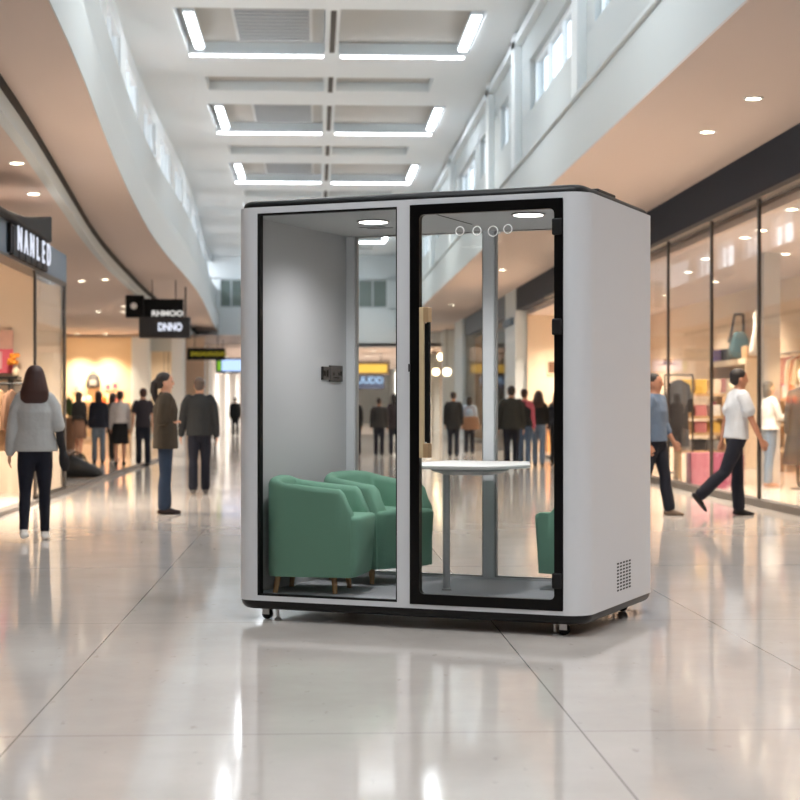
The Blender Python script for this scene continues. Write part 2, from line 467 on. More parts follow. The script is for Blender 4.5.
# glazed end panel of that shop
wn += 1
f = MB().box(-3.785, -3.755, 23.28, 23.37, 0, 3.15).box(-3.785, -3.755, 25.95, 26.12, 0, 3.15).box(-3.785, -3.755, 23.25, 26.1, 0, .1).box(-3.785, -3.755, 23.25, 26.1, 3.08, 3.15)
w = struct('window_%d' % wn, f, BRONZE)
MB().box(-3.775, -3.765, 23.37, 25.95, .1, 3.08).build('glass_pane', GLASS, w)
# left shop contents
pic = thing('wall_picture', 'pink and cream picture hung on the left shop end wall', 'picture', (-4.68, 25.97, 1.95))
MB().box(-.3, .16, -.03, 0, -.16, .2).build('canvas', mat('picture_pink', (226, 104, 122), .7), pic)
MB().box(-.08, .16, -.032, 0, .2, .48).build('upper_canvas', mat('picture_cream', (222, 178, 160), .7, noise=.2, nscale=8), pic)
MB().box(-.1, .0, -.045, -.02, -.1, .16).build('pale_motif', mat('picture_pale', (240, 190, 190), .7), pic)
sh = thing('wall_shelf', 'black wall shelf on the left shop end wall below the pink picture', 'shelf', (-4.7, 25.95, 1.7))
MB().box(-.6, .3, -.3, .04, 0, .035).build('board', BLACKM, sh)
for q in (-.4, .15): MB().box(q, q + .03, -.25, .04, -.2, 0).build('bracket', BLACKM, sh)
v = thing('flower_vase', 'small vase with an orange bouquet on the black wall shelf', 'vase', (-4.45, 25.8, 1.735))
MB().lathe([(.03, 0), (.055, .03), (.05, .1), (.03, .14), (.035, .15)]).build('vase', mat('vase_cream', (220, 200, 170), .4), v, smooth=60)
mb = MB()
for i in range(9): mb.ball((random.uniform(-.1, .1), random.uniform(-.06, .06), .2 + random.uniform(0, .12)), .05, .05, .045, 8)
mb.build('orange_flowers', mat('orange_petals', (226, 140, 40), .7), v, smooth=180)
def clothes_rack(loc, rz, w, h, label, m=BLACKM):
    t = thing('clothes_rack', label, 'clothes rack', loc, rz)
    MB().tube((-w / 2, 0, h), (w / 2, 0, h), .016).build('rail', m, t, smooth=40)
    for x in (-w / 2, w / 2):
        MB().tube((x, 0, .02), (x, 0, h), .016).build('post', m, t, smooth=40)
        MB().box(x - .02, x + .02, -.25, .25, 0, .03).build('foot', m, t, bevel=.005)
    return t
def garment(loc, rz, m, label, group, L=.85, w=.42, d=.07, sleeves=True, name='hanging_garment', flare=1.0):
    """a garment on a hanger; hung from the rail at its origin, wide along local x"""
    t = thing(name, label, 'garment', loc, rz, group)
    secs = [(-.06, .05, .5), (-.1, .3, .6), (-.14, .48, .8), (-.28, .42, 1), (-L * .6, .42 * (1 + flare) / 2, 1.1), (-L, .46 * flare, 1.25)]
    rings = []
    for z, hw, dd in secs:
        rings.append([(w * hw * 1.0 * math.cos(q) , d * dd * .5 * math.sin(q) * (1 + .25 * math.sin(5 * q + z * 3)), z) for q in [2 * PI * i / 16 for i in range(16)]])
    b = MB().loops(rings)
    if sleeves:
        for s in (-1, 1): b.loft([((s * w * .42, 0, -.16), .05, .03), ((s * w * .52, 0, -.35), .05, .035), ((s * w * .54, .01, -.62), .04, .03)], 8)
    b.build('garment', m, t, smooth=180)
    MB().path([(0, 0, 0), (.015, 0, .02), (0, 0, .035), (-.015, 0, .02)], .004, 6).tube((0, 0, 0), (0, 0, -.07), .004, n=6).build('hanger', CHROME, t)
    return t
GAR = {'brown': (112, 82, 62), 'black': (34, 32, 34), 'cream': (222, 205, 182), 'tan': (176, 140, 104), 'charcoal': (66, 64, 66), 'navy': (38, 46, 70), 'pink': (206, 130, 132), 'white': (226, 220, 212),
       'grey': (150, 146, 144), 'red': (168, 62, 60), 'yellow': (224, 186, 96), 'blue': (112, 140, 166), 'lilac': (150, 136, 188), 'teal': (44, 68, 76), 'orange': (232, 112, 36), 'rose': (180, 84, 108)}
def gm(c): return mat('fabric_' + c, GAR[c], .9, noise=.1, nscale=30)
clothes_rack((-4.75, 24.9, 0), 0, 1.5, 1.62, 'black clothes rack of brown and tan clothes beside the woman in grey')
for i, c in enumerate(['black', 'brown', 'tan', 'brown', 'cream', 'tan', 'brown', 'charcoal']):
    garment((-5.35 + i * .165, 24.9, 1.6), math.radians(72), gm(c), '%s garment, %s from the left on the rack beside the woman in grey' % (c, ORD[i]), 'clothes on the left shop rack', .95)
k = 0
for X, Yd in ((-4.3, 24.0), (-5.2, 22.5), (-4.6, 21)):
    k += 1
    downlight((X, Yd, 3.45), .08, 'round downlight inside the left shop, %s counting from its glass end' % ORD[k - 1], 'left shop downlights', 200)
bag = thing('duffel_bag', 'black duffel bag slumped on the floor past the glass end of the left shop', 'bag', (-4.22, 31.4, 0), math.radians(-5))
MB().loops([[(x, s * math.cos(q) * 1.0, max(0.002, h * .5 + h * .5 * math.sin(q))) for q in [2 * PI * i / 14 for i in range(14)]] for x, s, h in ((-.36, .1, .2), (-.33, .17, .40), (-.2, .2, .42), (0, .2, .33), (.2, .18, .23), (.32, .13, .16), (.36, .06, .1))]).build('body', mat('bag_black', (20, 20, 22), .6), bag, smooth=180)
MB().path([(-.2, -.12, .38), (-.1, -.16, .48), (.05, -.16, .42), (.12, -.12, .27)], .012).build('handle', BLACKP, bag)

# ---- far left hall front: lit display wall, pillars, shop glass, slatted wall
YW = 73.0
struct('wall_left_hall_end', MB().box(-11.5, -7.72, YW, YW + .2, 0, 4.2), mat('lit_display_wall', (240, 216, 180), .7))
struct('column', MB().box(-7.72, -6.95, YW - .5, YW + .1, 0, 4.2), WHITE, bevel=.03)
struct('column', MB().box(-6.05, -5.5, YW - .6, YW, 0, 4.2), WHITE, bevel=.03)
wn += 1
w = struct('window_%d' % wn, MB().box(-6.95, -6.05, YW - .1, YW - .02, 0, .12).box(-6.95, -6.05, YW - .1, YW - .02, 3.6, 4.2), GREYW)
MB().box(-6.95, -6.05, YW - .08, YW - .07, .12, 3.6).build('glass_pane', GLASS, w)
struct('wall_left_hall_room', MB().box(-11.5, -4.7, YW + 2.5, YW + 2.6, 0, 4.3), WARMW)
for i, (dx, z) in enumerate(((-.2, 2.2), (.0, 1.6), (-.05, 1.05))):
    b_ = thing('globe_lamp', 'glowing globe lamp in the window between white columns, %s from the top' % ORD[i], 'lamp', (-6.3 + dx, YW + 1.2, z), 0, 'globe lamps between the columns')
    MB().ball((0, 0, 0), .12, .12, .12).build('globe', glow('globe_glow', (255, 225, 180), 9), b_, smooth=180)
    MB().tube((0, 0, .1), (0, 0, 4.2 - z), .01).build('cord', BLACKM, b_)
mb = MB().box(-5.5, -4.7, YW, YW + .12, 0, 4.2)
for i in range(10): mb.box(-5.48 + i * .08, -5.44 + i * .08, YW - .05, YW, 0, 3.4)
struct('wall_left_hall_slats', mb, mat('slat_tan', (206, 178, 152), .7))
struct('wall_left_hall_bulkhead', MB().box(-5.5, -3.0, YW + .1, YE + .1, 3.95, 4.3), WARM_TINT)
# display on the lit wall
bp_ = thing('backpack', 'black backpack hung on the lit display wall of the far left hall', 'backpack', (-9.35, YW - .02, 2.05))
MB().loops([[(x * s, -.16 + .16 * t, z) for x, t in ((-1, 0), (-.8, -.4), (.8, -.4), (1, 0), (1, 1), (-1, 1))] for z, s in ((0, .26), (.1, .29), (.4, .25), (.55, .2), (.62, .1))]).build('body', gm('charcoal'), bp_, smooth=60)
MB().box(-.15, .15, -.27, -.2, .1, .34).build('front_pocket', gm('grey'), bp_, bevel=.02)
MB().torus((0, -.12, .64), .07, .015, 'Y').build('handle', BLACKP, bp_)
for i, (x, z, c) in enumerate(((-8.75, 1.95, 'rose'), (-8.45, 2.0, 'rose'), (-8.2, 1.7, 'pink'), (-10.1, 1.85, 'grey'), (-9.9, 1.6, 'blue'))):
    p = thing('small_frame', 'small %s framed print on the lit display wall, %s along it' % (c, ORD[i]), 'picture', (x, YW - .01, z), 0, 'prints on the lit display wall')
    MB().box(-.13, .13, -.03, 0, 0, .3).build('frame', gm('cream'), p)
    MB().box(-.09, .09, -.035, 0, .05, .25).build('print', gm(c), p)
ds = thing('display_shelf', 'long low display shelf under the black backpack in the far left hall', 'shelf', (-8.9, YW - .3, 0))
MB().box(-1.4, 1.1, -.3, .28, 1.38, 1.44).build('top_board', WOODL, ds)
for x in (-1.38, -.2, 1.06): MB().box(x, x + .05, -.28, .26, 0, 1.38).build('upright', WOODL, ds)
for i, (x, c) in enumerate(((-.9, 'white'), (-.62, 'cream'), (.02, 'orange'), (.34, 'orange'), (.66, 'red'))):
    p = thing('display_bag', '%s domed bag on the low display shelf, %s from the left' % (c, ORD[i]), 'bag', (-8.9 + x, YW - .35, 1.44), 0, 'bags on the low display shelf')
    MB().lathe([(.12, 0), (.135, .08), (.12, .2), (.07, .26), (.01, .28)], n=14).build('body', gm(c), p, smooth=60)
    MB().torus((0, 0, .28), .06, .012, 'Y').build('handle', gm('brown'), p)
pt = thing('potted_plant', 'bushy green plant in a pot by the edge of the left shop', 'plant', (-7.38, 52, 0))
MB().lathe([(.16, 0), (.22, .5), (.24, .95), (.2, .95), (.18, .85)], n=16).build('pot', gm('brown'), pt, smooth=40)
mb = MB()
for i in range(40):
    a = random.uniform(0, 2 * PI); e = random.uniform(.3, 1.4); r = random.uniform(.25, .45)
    tip = Vector((math.cos(a) * math.cos(e) * r, math.sin(a) * math.cos(e) * r, 1.15 + math.sin(e) * r * 1.2)); root = Vector((0, 0, .95)); s = Vector((-math.sin(a), math.cos(a), 0)) * .05
    mid = (tip + root) / 2 + Vector((0, 0, .05))
    mb.loops([[root - s * .2, root + s * .2], [mid - s, mid + s], [tip - s * .1, tip + s * .1]], cap=False, closed=False)
mb.build('leaves', mat('leaf_green', (70, 92, 48), .6), pt, smooth=180)
for i, x in enumerate((-9.9, -8.75)):
    downlight((x, YW - .9, 4.29), .1, 'round downlight over the lit display wall, the %s one' % ('left' if i == 0 else 'right'), 'downlights over the display wall', 260, (1, .8, .56), angle=95)
LDL = [(-3.68, 21.4, 4.3), (-3.98, 24.5, 4.3), (-4.3, 27.6, 4.3), (-4.98, 41, 4.3), (-5.6, 41.5, 4.3), (-5.75, 52, 4.3), (-6.1, 55, 4.3), (-6.9, 55, 4.3), (-6.3, 67, 4.3), (-6.7, 67.5, 4.18)]
for i, (X, Yd, Z) in enumerate(LDL):
    downlight((X, Yd, Z), .085, 'round downlight in the lower ceiling left of the bulkhead, %s going away' % ORD[i], 'downlights of the left lower ceiling', 75)
# ---- hanging signs
def hang_sign(name, label, x0, x1, z0, z1, Yd, ztop, bodymat, depth=.25):
    t = thing(name, label, 'sign', ((x0 + x1) / 2, Yd, z0))
    w = (x1 - x0) / 2; h = z1 - z0
    MB().box(-w, w, 0, depth, 0, h).build('panel', bodymat, t, bevel=.015)
    if ztop:
        for q in (-w * .6, w * .6): MB().tube((q, depth / 2, h), (q, depth / 2, ztop - z0), .015).build('rod', BLACKM, t)
    return t
FY = Matrix(((1, 0, 0, 0), (0, 0, -1, 0), (0, 1, 0, 0), (0, 0, 0, 1)))
LETG = glow('sign_letter_grey', (225, 222, 216), .75)
d = 45
def sx(x, d): return at(x, d)[0]
def sz(y, d): return H + (Y0 - y) * d / F
s1 = hang_sign('hanging_sign', 'upper black hanging sign lettered RHMOO with a white dot box at its left', sx(144, d), sx(183, d), sz(319, d), sz(299, d), at(160, d)[1], 4.6, BLACKP)
MB().box(-.98, -.5, -.12, .1, .03, .62).build('dot_box', BLACKP, s1, bevel=.02)
MB().lathe([(.001, 0), (.085, 0), (.085, .02), (.001, .02)], n=20).xf(Matrix.Translation((-.76, -.125, .33)) @ Matrix.Rotation(PI / 2, 4, 'X')).build('white_dot', mat('sign_white', (235, 235, 235), .5), s1)
text('RHMOO', .19, LETG, 'lettering', s1, Matrix.Translation((.1, -.02, .14)) @ FY, .01, 1.15, .008)
d = 43.5
s2 = hang_sign('hanging_sign', 'lower black hanging sign with white letters DNNO just under the dotted one', sx(139, d), sx(190, d), sz(338, d), sz(317, d), at(165, d)[1], 0, mat('sign_charcoal', (40, 40, 42), .5), .3)
MB().box(.5, .54, .1, .14, .5, 1.3).build('hanger_bar', BLACKM, s2)
text('DNNO', .27, LETW, 'lettering', s2, Matrix.Translation((.14, -.02, .27)) @ FY, .01, .72, .012)
d = 70
s3 = hang_sign('hanging_sign', 'long black sign with dim yellow lettering above the man in the dark jacket', sx(187, d), sx(225, d), sz(360, d), sz(348, d), at(205, d)[1], 4.6, BLACKP)
text('DNUXUOUOXD', .25, glow('sign_letter_yellow', (214, 196, 60), .5), 'lettering', s3, Matrix.Translation((.1, -.02, .24)) @ FY, .01, .78, .0)
d = 72
s4 = hang_sign('hanging_sign', 'backlit pale blue sign with a green square at its left end, beside the booth', sx(215.5, d), sx(252, d), sz(373, d), sz(358, d), at(233, d)[1], 4.1, mat('sign_navy', (44, 54, 78), .5))
MB().box(-.5, .74, -.03, 0, .08, .56).build('lit_panel', glow('sign_blue_glow', (180, 208, 255), 1.1), s4)
MB().box(-.68, -.53, -.03, 0, .1, .5).build('green_square', glow('sign_green_glow', (150, 214, 60), .6), s4)
d = 88
s5 = hang_sign('hanging_sign', 'backlit yellow sign seen through the left booth glass', sx(345, d), sx(390, d), sz(375, d), sz(361, d), at(370, d)[1], 4.0, mat('sign_slate', (120, 110, 104), .5))
MB().box(-.9, 1.0, -.03, 0, .12, .55).build('lit_panel', glow('sign_yellow_glow', (255, 200, 90), 1.0), s5)
d = 86
s6 = hang_sign('hanging_sign', 'dark sign with pale blue lettering under the yellow backlit sign', sx(345, d), sx(384, d), sz(389, d), sz(375.5, d), at(365, d)[1], 0, mat('sign_navy', (44, 54, 78), .5))
text('DUUDD', .46, glow('sign_letter_blue', (176, 206, 240), .9), 'lettering', s6, Matrix.Translation((.1, -.02, .42)) @ FY, .01, 1.0, .015)

# ================================================================== RIGHT SHOPS
XR = 5.75
struct('wall_right_fascia', MB().box(XR, XR + .3, YN, 49.2, 4.05, 4.67), DARKF)
struct('wall_right_fascia_far', MB().box(XR, XR + .3, 52, 66.2, 4.0, 4.67), SLATE)
struct('trim_5', MB().box(XR - .02, XR + .1, YN, 43, 4.0, 4.06), BRONZE)
struct('trim_6', MB().box(XR - .06, XR + .1, YN, 43, 0, .09), mat('base_rail_grey', (92, 88, 84), .4, metal=.3))
struct('ceiling_right_shop', MB().box(XR + .3, 9.7, YN, 49.1, 3.9, 4.0), WARM_TINT)
struct('wall_right_back', MB().box(9.6, 9.8, YN, YF, 0, 4.7), WARMW)
struct('wall_right_shop_end', MB().box(XR + .3, 9.6, 49, 49.15, 0, 4.0), WARMW)
struct('wall_right_pilaster', MB().box(XR - .02, XR + .5, 49.2, 51.9, 0, 4.67), WHITE)
struct('wall_right_shop_near', MB().box(XR, 9.7, 12.4, 12.6, 0, 4.0), WARMW)
mull = [13.9, 16.6, 19.4, 22.2, 24.9, 28.0, 31.0, 34.0, 37.0, 40.0]
for a, b in zip(mull, mull[1:]):
    wn += 1
    f = MB().box(XR + .012, XR + .046, a - .04, a + .04, .09, 4.0)
    if b == mull[-1]: f.box(XR - .01, XR + .07, b - .05, b + .08, .09, 4.0)
    w = struct('window_%d' % wn, f, BRONZE)
    MB().box(XR + .025, XR + .035, a + .05, b - .05, .09, 4.0).build('glass_pane', GLASS, w)
sgn = thing('blade_sign', 'small slate bar sign on the white pilaster seen through the right booth glass', 'sign', (XR, 50.7, 3.65))
MB().box(-.12, .0, -1.1, 1.1, 0, .22).build('panel', SLATE, sgn, bevel=.02)
# shop beyond the pilaster
wn += 1
w = struct('window_%d' % wn, MB().box(XR, XR + .08, 52, 52.15, 0, 4).box(XR, XR + .08, 58, 58.12, 0, 4).box(XR, XR + .08, 66, 66.2, 0, 4), GREYW)
MB().box(XR + .03, XR + .04, 52.1, 66, 0, 4).build('glass_pane', GLASS, w)
cur = thing('curtain', 'tan pleated curtain hung in the window beyond the white pilaster', 'curtain', (XR + .35, 62.2, .1))
mb = MB(); n = 60
mb.loops([[(.05 * math.sin(i * 1.1), -3.7 + 7.4 * i / n, z) for i in range(n + 1)] for z in (0, 3.8)], cap=False, closed=False)
mb.build('cloth', gm('tan'), cur, smooth=180)
MB().tube((0, -3.8, 3.82), (0, 3.8, 3.82), .03).build('rail', BRONZE, cur)
struct('wall_right_far_pier', MB().box(XR - .1, XR + .5, 66.2, 70, 0, 4.67), WHITE)
struct('wall_right_far_shop', MB().box(XR + .6, XR + .8, 70, 88, 0, 4.67), WARMW)
struct('column', MB().box(XR - .15, XR + .45, 76, 76.6, 0, 4.67), WHITE, bevel=.03)
for i, (x, y_, d) in enumerate(((441, 357, 79), (432, 347, 84), (447, 372, 74), (436, 372, 82))):
    X_, Y_ = at(x, d)
    b_ = thing('globe_lamp', 'glowing globe pendant in the far right shop, %s counting from the right' % ORD[(1, 3, 0, 2)[i]], 'lamp', (min(X_, XR + .4), Y_, sz(y_, d)), 0, 'globe pendants of the far right shop')
    MB().ball((0, 0, 0), .17, .17, .17).build('globe', glow('globe_glow', (255, 225, 180), 9), b_, smooth=180)
    MB().tube((0, 0, .15), (0, 0, 4.67 - sz(y_, d)), .012).build('cord', BLACKM, b_)
# downlights
for i, (X, Yd) in enumerate(((4.78, 18.6), (4.8, 20.9), (4.6, 42.3), (4.5, 57))):
    downlight((X, Yd, 4.67), .085, 'round downlight in the warm-lit soffit over the right walkway, %s going away' % ORD[i], 'downlights of the right soffit', 110)
for i, (X, Yd) in enumerate(((6.27, 22.4), (6.57, 25.1), (6.6, 26.2), (6.86, 30), (7.2, 33), (8.0, 46.6), (7.4, 44.5), (8.2, 40), (8.3, 35.5), (8.0, 29), (8.2, 24))):
    downlight((X, Yd, 3.9), .085, 'round downlight inside the right glass fronted shop, %s counting from the near end' % ORD[i] if i < 6 else 'round downlight deeper inside the right glass fronted shop, %s of its inner row' % ORD[i - 6], 'right shop downlights', 60 if i == 3 else 170)

for i, (X, Yd) in enumerate(((6.7, 47.6), (7.6, 47.6))):
    downlight((X, Yd, 3.9), .085, 'round downlight washing the end wall over the sale counter, %s one' % ('left' if i == 0 else 'right'), 'end wall downlights', 110)
for i, (X, Yd) in enumerate(((7.6, 54.5), (7.6, 60), (7.8, 68))):  # lamps added to give this shop interior a warm light
    downlight((X, Yd, 4.67), .1, 'added downlight lighting the shop beyond the white pilaster, %s from its near end' % ORD[i], 'downlights beyond the pilaster', 110)
downlight((-6.5, YW + 1.0, 4.29), .1, 'added downlight lighting the shop window between the white columns', 'downlights beyond the pilaster' if False else None, 60)  # lamp added so the room behind the glass looks lit
# ---- right shop furniture and goods
struct('column', MB().box(7.58, 7.86, 28.8, 29.1, 0, 3.9), mat('column_grey', (190, 184, 178), .6))
def shelf_unit(loc, rz, w, dep, levels, label, m=WOODL, back=False, sth=.045):
    t = thing('shelf_unit', label, 'shelf', loc, rz)
    for z in levels: MB().box(-w / 2, w / 2, -dep / 2, dep / 2, z - sth, z).build('shelf_board', m, t)
    top = max(levels)
    for s in (-1, 1):
        MB().box(s * w / 2 - .03, s * w / 2 + .03, -dep / 2, dep / 2, 0, top).build('side_panel', m, t)
    if back: MB().box(-w / 2, w / 2, dep / 2 - .02, dep / 2, 0, top).build('back_panel', m, t)
    return t
def folded(loc, rz, m, label, group, w=.34, h=.16, d=.3):
    b = MB(); n = max(2, int(h / .05))
    for i in range(n):
        o = random.uniform(-.012, .012)
        b.box(-w / 2 + o, w / 2 + o, -d / 2, d / 2, i * h / n + .002, (i + 1) * h / n)
    o = b.build('folded_clothes', m, None, bevel=.015)
    o.location = loc; o.rotation_euler = (0, 0, rz)
    tag(o, label, 'clothes', group); return o
# (a) freestanding unit near the glass, above the pink plinths
UA = (6.95, 30.9)
shelf_unit((*UA, 0), 0, .8, .42, [.5, .82, 1.12, 1.52], 'pale wood shelf unit stacked with yellow and pink clothes behind the pink plinths')
for lv, row in ((1.52, ['yellow', 'yellow', 'cream']), (1.12, ['tan', 'pink', 'white']), (.82, ['tan', 'pink', 'yellow']), (.5, ['grey', 'charcoal', 'grey'])):
    for i, c in enumerate(row):
        nm = {1.52: 'top', 1.12: 'second', .82: 'third', .5: 'lowest'}[lv]
        folded((UA[0] - .25 + i * .25, UA[1], lv), 0, gm(c), '%s folded pile, %s from the left on the %s shelf behind the pink plinths' % (c, ORD[i], nm), 'folded clothes behind the pink plinths', .22, .26 if lv == 1.52 else .2)
for i, (x, c, hh, lab) in enumerate(((6.05, 'pink', .56, 'dusty pink display plinth just behind the glass, the left and paler one of the three'), (6.36, 'rose', .56, 'rose pink display plinth just behind the glass, the middle one of the three'), (6.82, 'rose', .5, 'low rose display plinth behind the man in white, the right one of the three'))):
    o = MB().box(-.15, .15, -.18, .18, 0, hh).build('display_plinth', mat('plinth_' + c, {'pink': (172, 104, 116), 'rose': (146, 66, 92)}[c], .6), None, bevel=.01)
    o.location = (x, 27.0 + (.9 if i == 2 else .12 * i), 0); tag(o, lab, 'plinth', 'pink display plinths')
p = thing('hat', 'straw hat with dark band on a stand near the glass corner', 'hat', (6.85, 33.2, 2.1))
# (b) wall unit on the back wall
UB = (9.25, 37.2)
shelf_unit((*UB, 0), PI / 2 * -1, 3.4, .6, [.55, 1.1, 1.6, 2.3], 'long pale wall shelf of bags and clothes on the shop back wall', mat('cream_shelf', (226, 204, 176), .5), sth=.12)
rowcols = {2.3: ['lilac', 'lilac', 'navy', 'teal', 'rose', 'teal', 'tan'], 1.6: ['rose', 'red', 'pink', 'cream', 'cream', 'grey', 'white'], 1.1: ['rose', 'cream', 'tan', 'red', 'pink', 'white', 'tan'], .55: ['cream', 'tan', 'pink', 'white', 'rose', 'cream', 'grey']}
for lv, row in rowcols.items():
    nm = {2.3: 'top', 1.6: 'second', 1.1: 'third', .55: 'lowest'}[lv]
    for i, c in enumerate(row):
        folded((UB[0] - .05, UB[1] + 1.4 - i * .46, lv), PI / 2, gm(c), '%s folded stack, %s from the far end of the %s shelf on the back wall' % (c, ORD[i], nm), 'folded clothes on the back wall shelf', .4, .3 if lv != 2.3 else .26, .4)
# bags displayed above the top shelf
p = thing('shoulder_bag', 'dark teal shoulder bag with a black strap on the top back wall shelf', 'bag', (9.0, 36.2, 2.302), 0)
MB().loops([[(x * s, t * .1, z) for x, t in ((-1, -1), (1, -1), (1, 1), (-1, 1))] for z, s in ((0, .22), (.2, .23), (.42, .18), (.58, .1))]).build('body', gm('teal'), p, bevel=.04)
MB().path([(-.24, -.06, .35), (-.16, 0, .62), (-.1, 0, .95), (.08, 0, .95), (.09, 0, .5)], .03).build('strap', gm('black'), p)
p = thing('white_dress', 'white dress hung on the back wall beside the teal shoulder bag', 'garment', (9.25, 35.4, 3.35), 0)
MB().loops([[(w * math.cos(q), .05 * math.sin(q), z) for q in [2 * PI * i / 14 for i in range(14)]] for z, w in ((0, .06), (-.12, .16), (-.4, .15), (-.9, .24), (-1.0, .25))]).build('dress', gm('white'), p, smooth=180)
MB().torus((0, 0, .05), .04, .008, 'Y').build('hanger', CHROME, p)
# (c) rail of garments on the back wall at the near end
rk = thing('wall_rail', 'steel clothes rail on the back wall at the right picture edge', 'clothes rail', (9.3, 33.2, 2.35))
MB().tube((0, -1.8, 0), (0, 1.4, 0), .018).build('rail', CHROME, rk, smooth=40)
for q in (-1.6, 1.2): MB().tube((0, q, 0), (.3, q, 0), .014).build('bracket', CHROME, rk)
for i, c in enumerate(['white', 'cream', 'red', 'pink', 'rose', 'white', 'red', 'cream', 'tan', 'pink']):
    garment((9.3, 34.4 - i * .3, 2.33), math.radians(12), gm(c), '%s garment on the back wall rail, %s from its far end' % (c, ORD[i]), 'clothes on the back wall rail', .62, .4, .1)
sh2 = shelf_unit((9.3, 33.2, 0), -PI / 2, 3.0, .5, [.45, .95, 1.45], 'pale low shelf under the clothes rail at the right picture edge')
for i, c in enumerate(['yellow', 'cream', 'tan', 'white', 'orange', 'cream']):
    folded((9.25, 34.3 - i * .45, 1.45), PI / 2, gm(c), '%s folded stack on the low shelf under the clothes rail, %s from its far end' % (c, ORD[i]), 'folded clothes under the back wall rail', .38, .26, .36)
# coats
rk2 = clothes_rack((6.42, 30.2, 0), 0, .5, 1.85, 'bronze coat stand holding one charcoal coat left of the wood shelf unit', BRONZE)
garment((6.42, 30.2, 1.83), math.radians(30), gm('charcoal'), 'long charcoal coat hanging between the glass mullions left of the wood shelf', None, 1.25, .5, .16, name='hanging_coat')
mq = thing('mannequin', 'mannequin in a long charcoal pleated coat dress at the right picture edge', 'mannequin', (7.62, 26.6, 0))
MB().lathe([(.001, 0), (.2, 0), (.2, .02), (.03, .03), (.025, .3), (.001, .31)], n=20).build('stand', BLACKM, mq, smooth=40)
MB().loft([((0, 0, 1.3), .13, .09), ((0, 0, 1.5), .17, .1), ((0, 0, 1.58), .06, .05), ((0, 0, 1.66), .05, .05), ((0, 0, 1.74), .075, .09), ((0, 0, 1.84), .07, .09)]).build('torso_form', mat('mannequin_cream', (226, 206, 188), .5), mq, smooth=180)
rings = []
for z, w, dd in ((1.6, .06, .06), (1.54, .2, .1), (1.35, .22, .14), (1.1, .2, .14), (.7, .27, .18), (.38, .31, .2)):
    rings.append([(w * math.cos(q) * (1 + .05 * math.sin(9 * q)), dd * math.sin(q) * (1 + .05 * math.sin(9 * q)), z) for q in [2 * PI * i / 36 for i in range(36)]])
mb = MB().loops(rings)
for s in (-1, 1): mb.loft([((s * .19, 0, 1.5), .06, .06), ((s * .25, -.01, 1.2), .055, .055), ((s * .27, -.04, .9), .045, .045)], 10)
mb.build('coat_dress', mat('fabric_ink', (40, 40, 44), .9, noise=.2, nscale=20), mq, smooth=180)
for s in (-1, 1): MB().loft([((s * .08, 0, .45), .04, .04), ((s * .08, 0, .12), .03, .03), ((s * .08, -.1, .06), .035, .03)], 8).build('boot', BLACKP, mq, smooth=180)
# hat
MB().lathe([(.001, .0), (.2, 0), (.2, .012), (.1, .02), (.09, .11), (.05, .13), (.001, .13)], n=20).build('brim_and_crown', gm('tan'), p_ if False else bpy.data.objects['hat'], smooth=50)
MB().lathe([(.101, .02), (.104, .02), (.101, .05), (.098, .05)], n=20).build('band', gm('brown'), bpy.data.objects['hat'])
MB().lathe([(.001, -2.1), (.12, -2.1), (.12, -2.08), (.015, -2.07), (.015, -.01), (.001, 0)], n=14).build('stand', BRONZE, bpy.data.objects['hat'])
# end wall of the shop: lit pictures and a sale counter seen through the booth door
ct = thing('sale_counter', 'long warm wood sale counter at the end of the right shop', 'counter', (7.7, 48.3, 0))
MB().box(-1.3, 1.5, -.35, .35, .88, .95).build('worktop', WOODL, ct)
MB().box(-1.2, 1.4, -.3, .3, 0, .88).build('cabinet', mat('counter_orange', (214, 150, 92), .5), ct)
for i, (x, c) in enumerate(((6.6, 'orange'), (6.95, 'tan'), (7.3, 'orange'), (7.7, 'yellow'), (8.1, 'orange'), (8.5, 'cream'))):
    folded((x, 48.25, .95), 0, gm(c), '%s folded stack on the wood sale counter, %s from the left' % (c, ORD[i]), 'folded clothes on the sale counter', .28, .24, .3)
for i, (x, z, c) in enumerate(((6.75, 2.2, 'brown'), (7.15, 1.9, 'blue'), (7.5, 2.1, 'tan'))):
    pz = thing('wall_print', '%s print on the end wall above the sale counter, %s from the left' % (c, ORD[i]), 'picture', (x, 48.98, z), 0, 'prints above the sale counter')
    MB().box(-.13, .13, -.03, 0, 0, .42).build('frame', gm('cream'), pz)
    MB().box(-.1, .1, -.04, 0, .05, .37).build('print', gm(c), pz)
#--PART3--
# ================================================================== THE BOOTH
TH = math.radians(23.1010); D1, D2 = 9.25165, -2.81166
vx, vy = math.sin(TH), math.cos(TH); ux, uy = math.cos(TH), -math.sin(TH)
def cam2world(x, d): return Vector((x * math.cos(YAW) + d * math.sin(YAW), -x * math.sin(YAW) + d * math.cos(YAW), 0))
BW, BD = 2.24, 1.49
def pod_point(x, y, z=0):       # x: 0 at the near right corner, negative to the left; y into the booth
    a, b = x + D2, y + D1
    p = cam2world(a * ux + b * vx, a * uy + b * vy); p.z = z
    return p
PROT = -(TH + YAW)
booth = thing('meeting_booth', 'grey and black glass meeting booth on casters in the middle of the floor', 'booth', pod_point(-BW / 2, BD / 2), PROT)
LM = Matrix.Translation((BW / 2, -BD / 2, 0))
def bb(mb, name, m, parent=booth, **k):
    if parent is booth or True: mb.xf(LM)
    return mb.build(name, m, parent, **k)
PANEL = mat('booth_grey_panel', (211, 213, 217), .45, bump=.02, bscale=600)
FELT = mat('booth_grey_felt', (186, 187, 190), .95, noise=.06, nscale=120, bump=.25, bscale=420)
CARPET = mat('booth_carpet', (166, 168, 174), .95, noise=.12, nscale=160, bump=.3, bscale=500)
GLOSSB = mat('black_glass_border', (5, 5, 6), .3, spec=.25)
BLID = mat('black_satin_plastic', (7, 7, 8), .38, spec=.3)
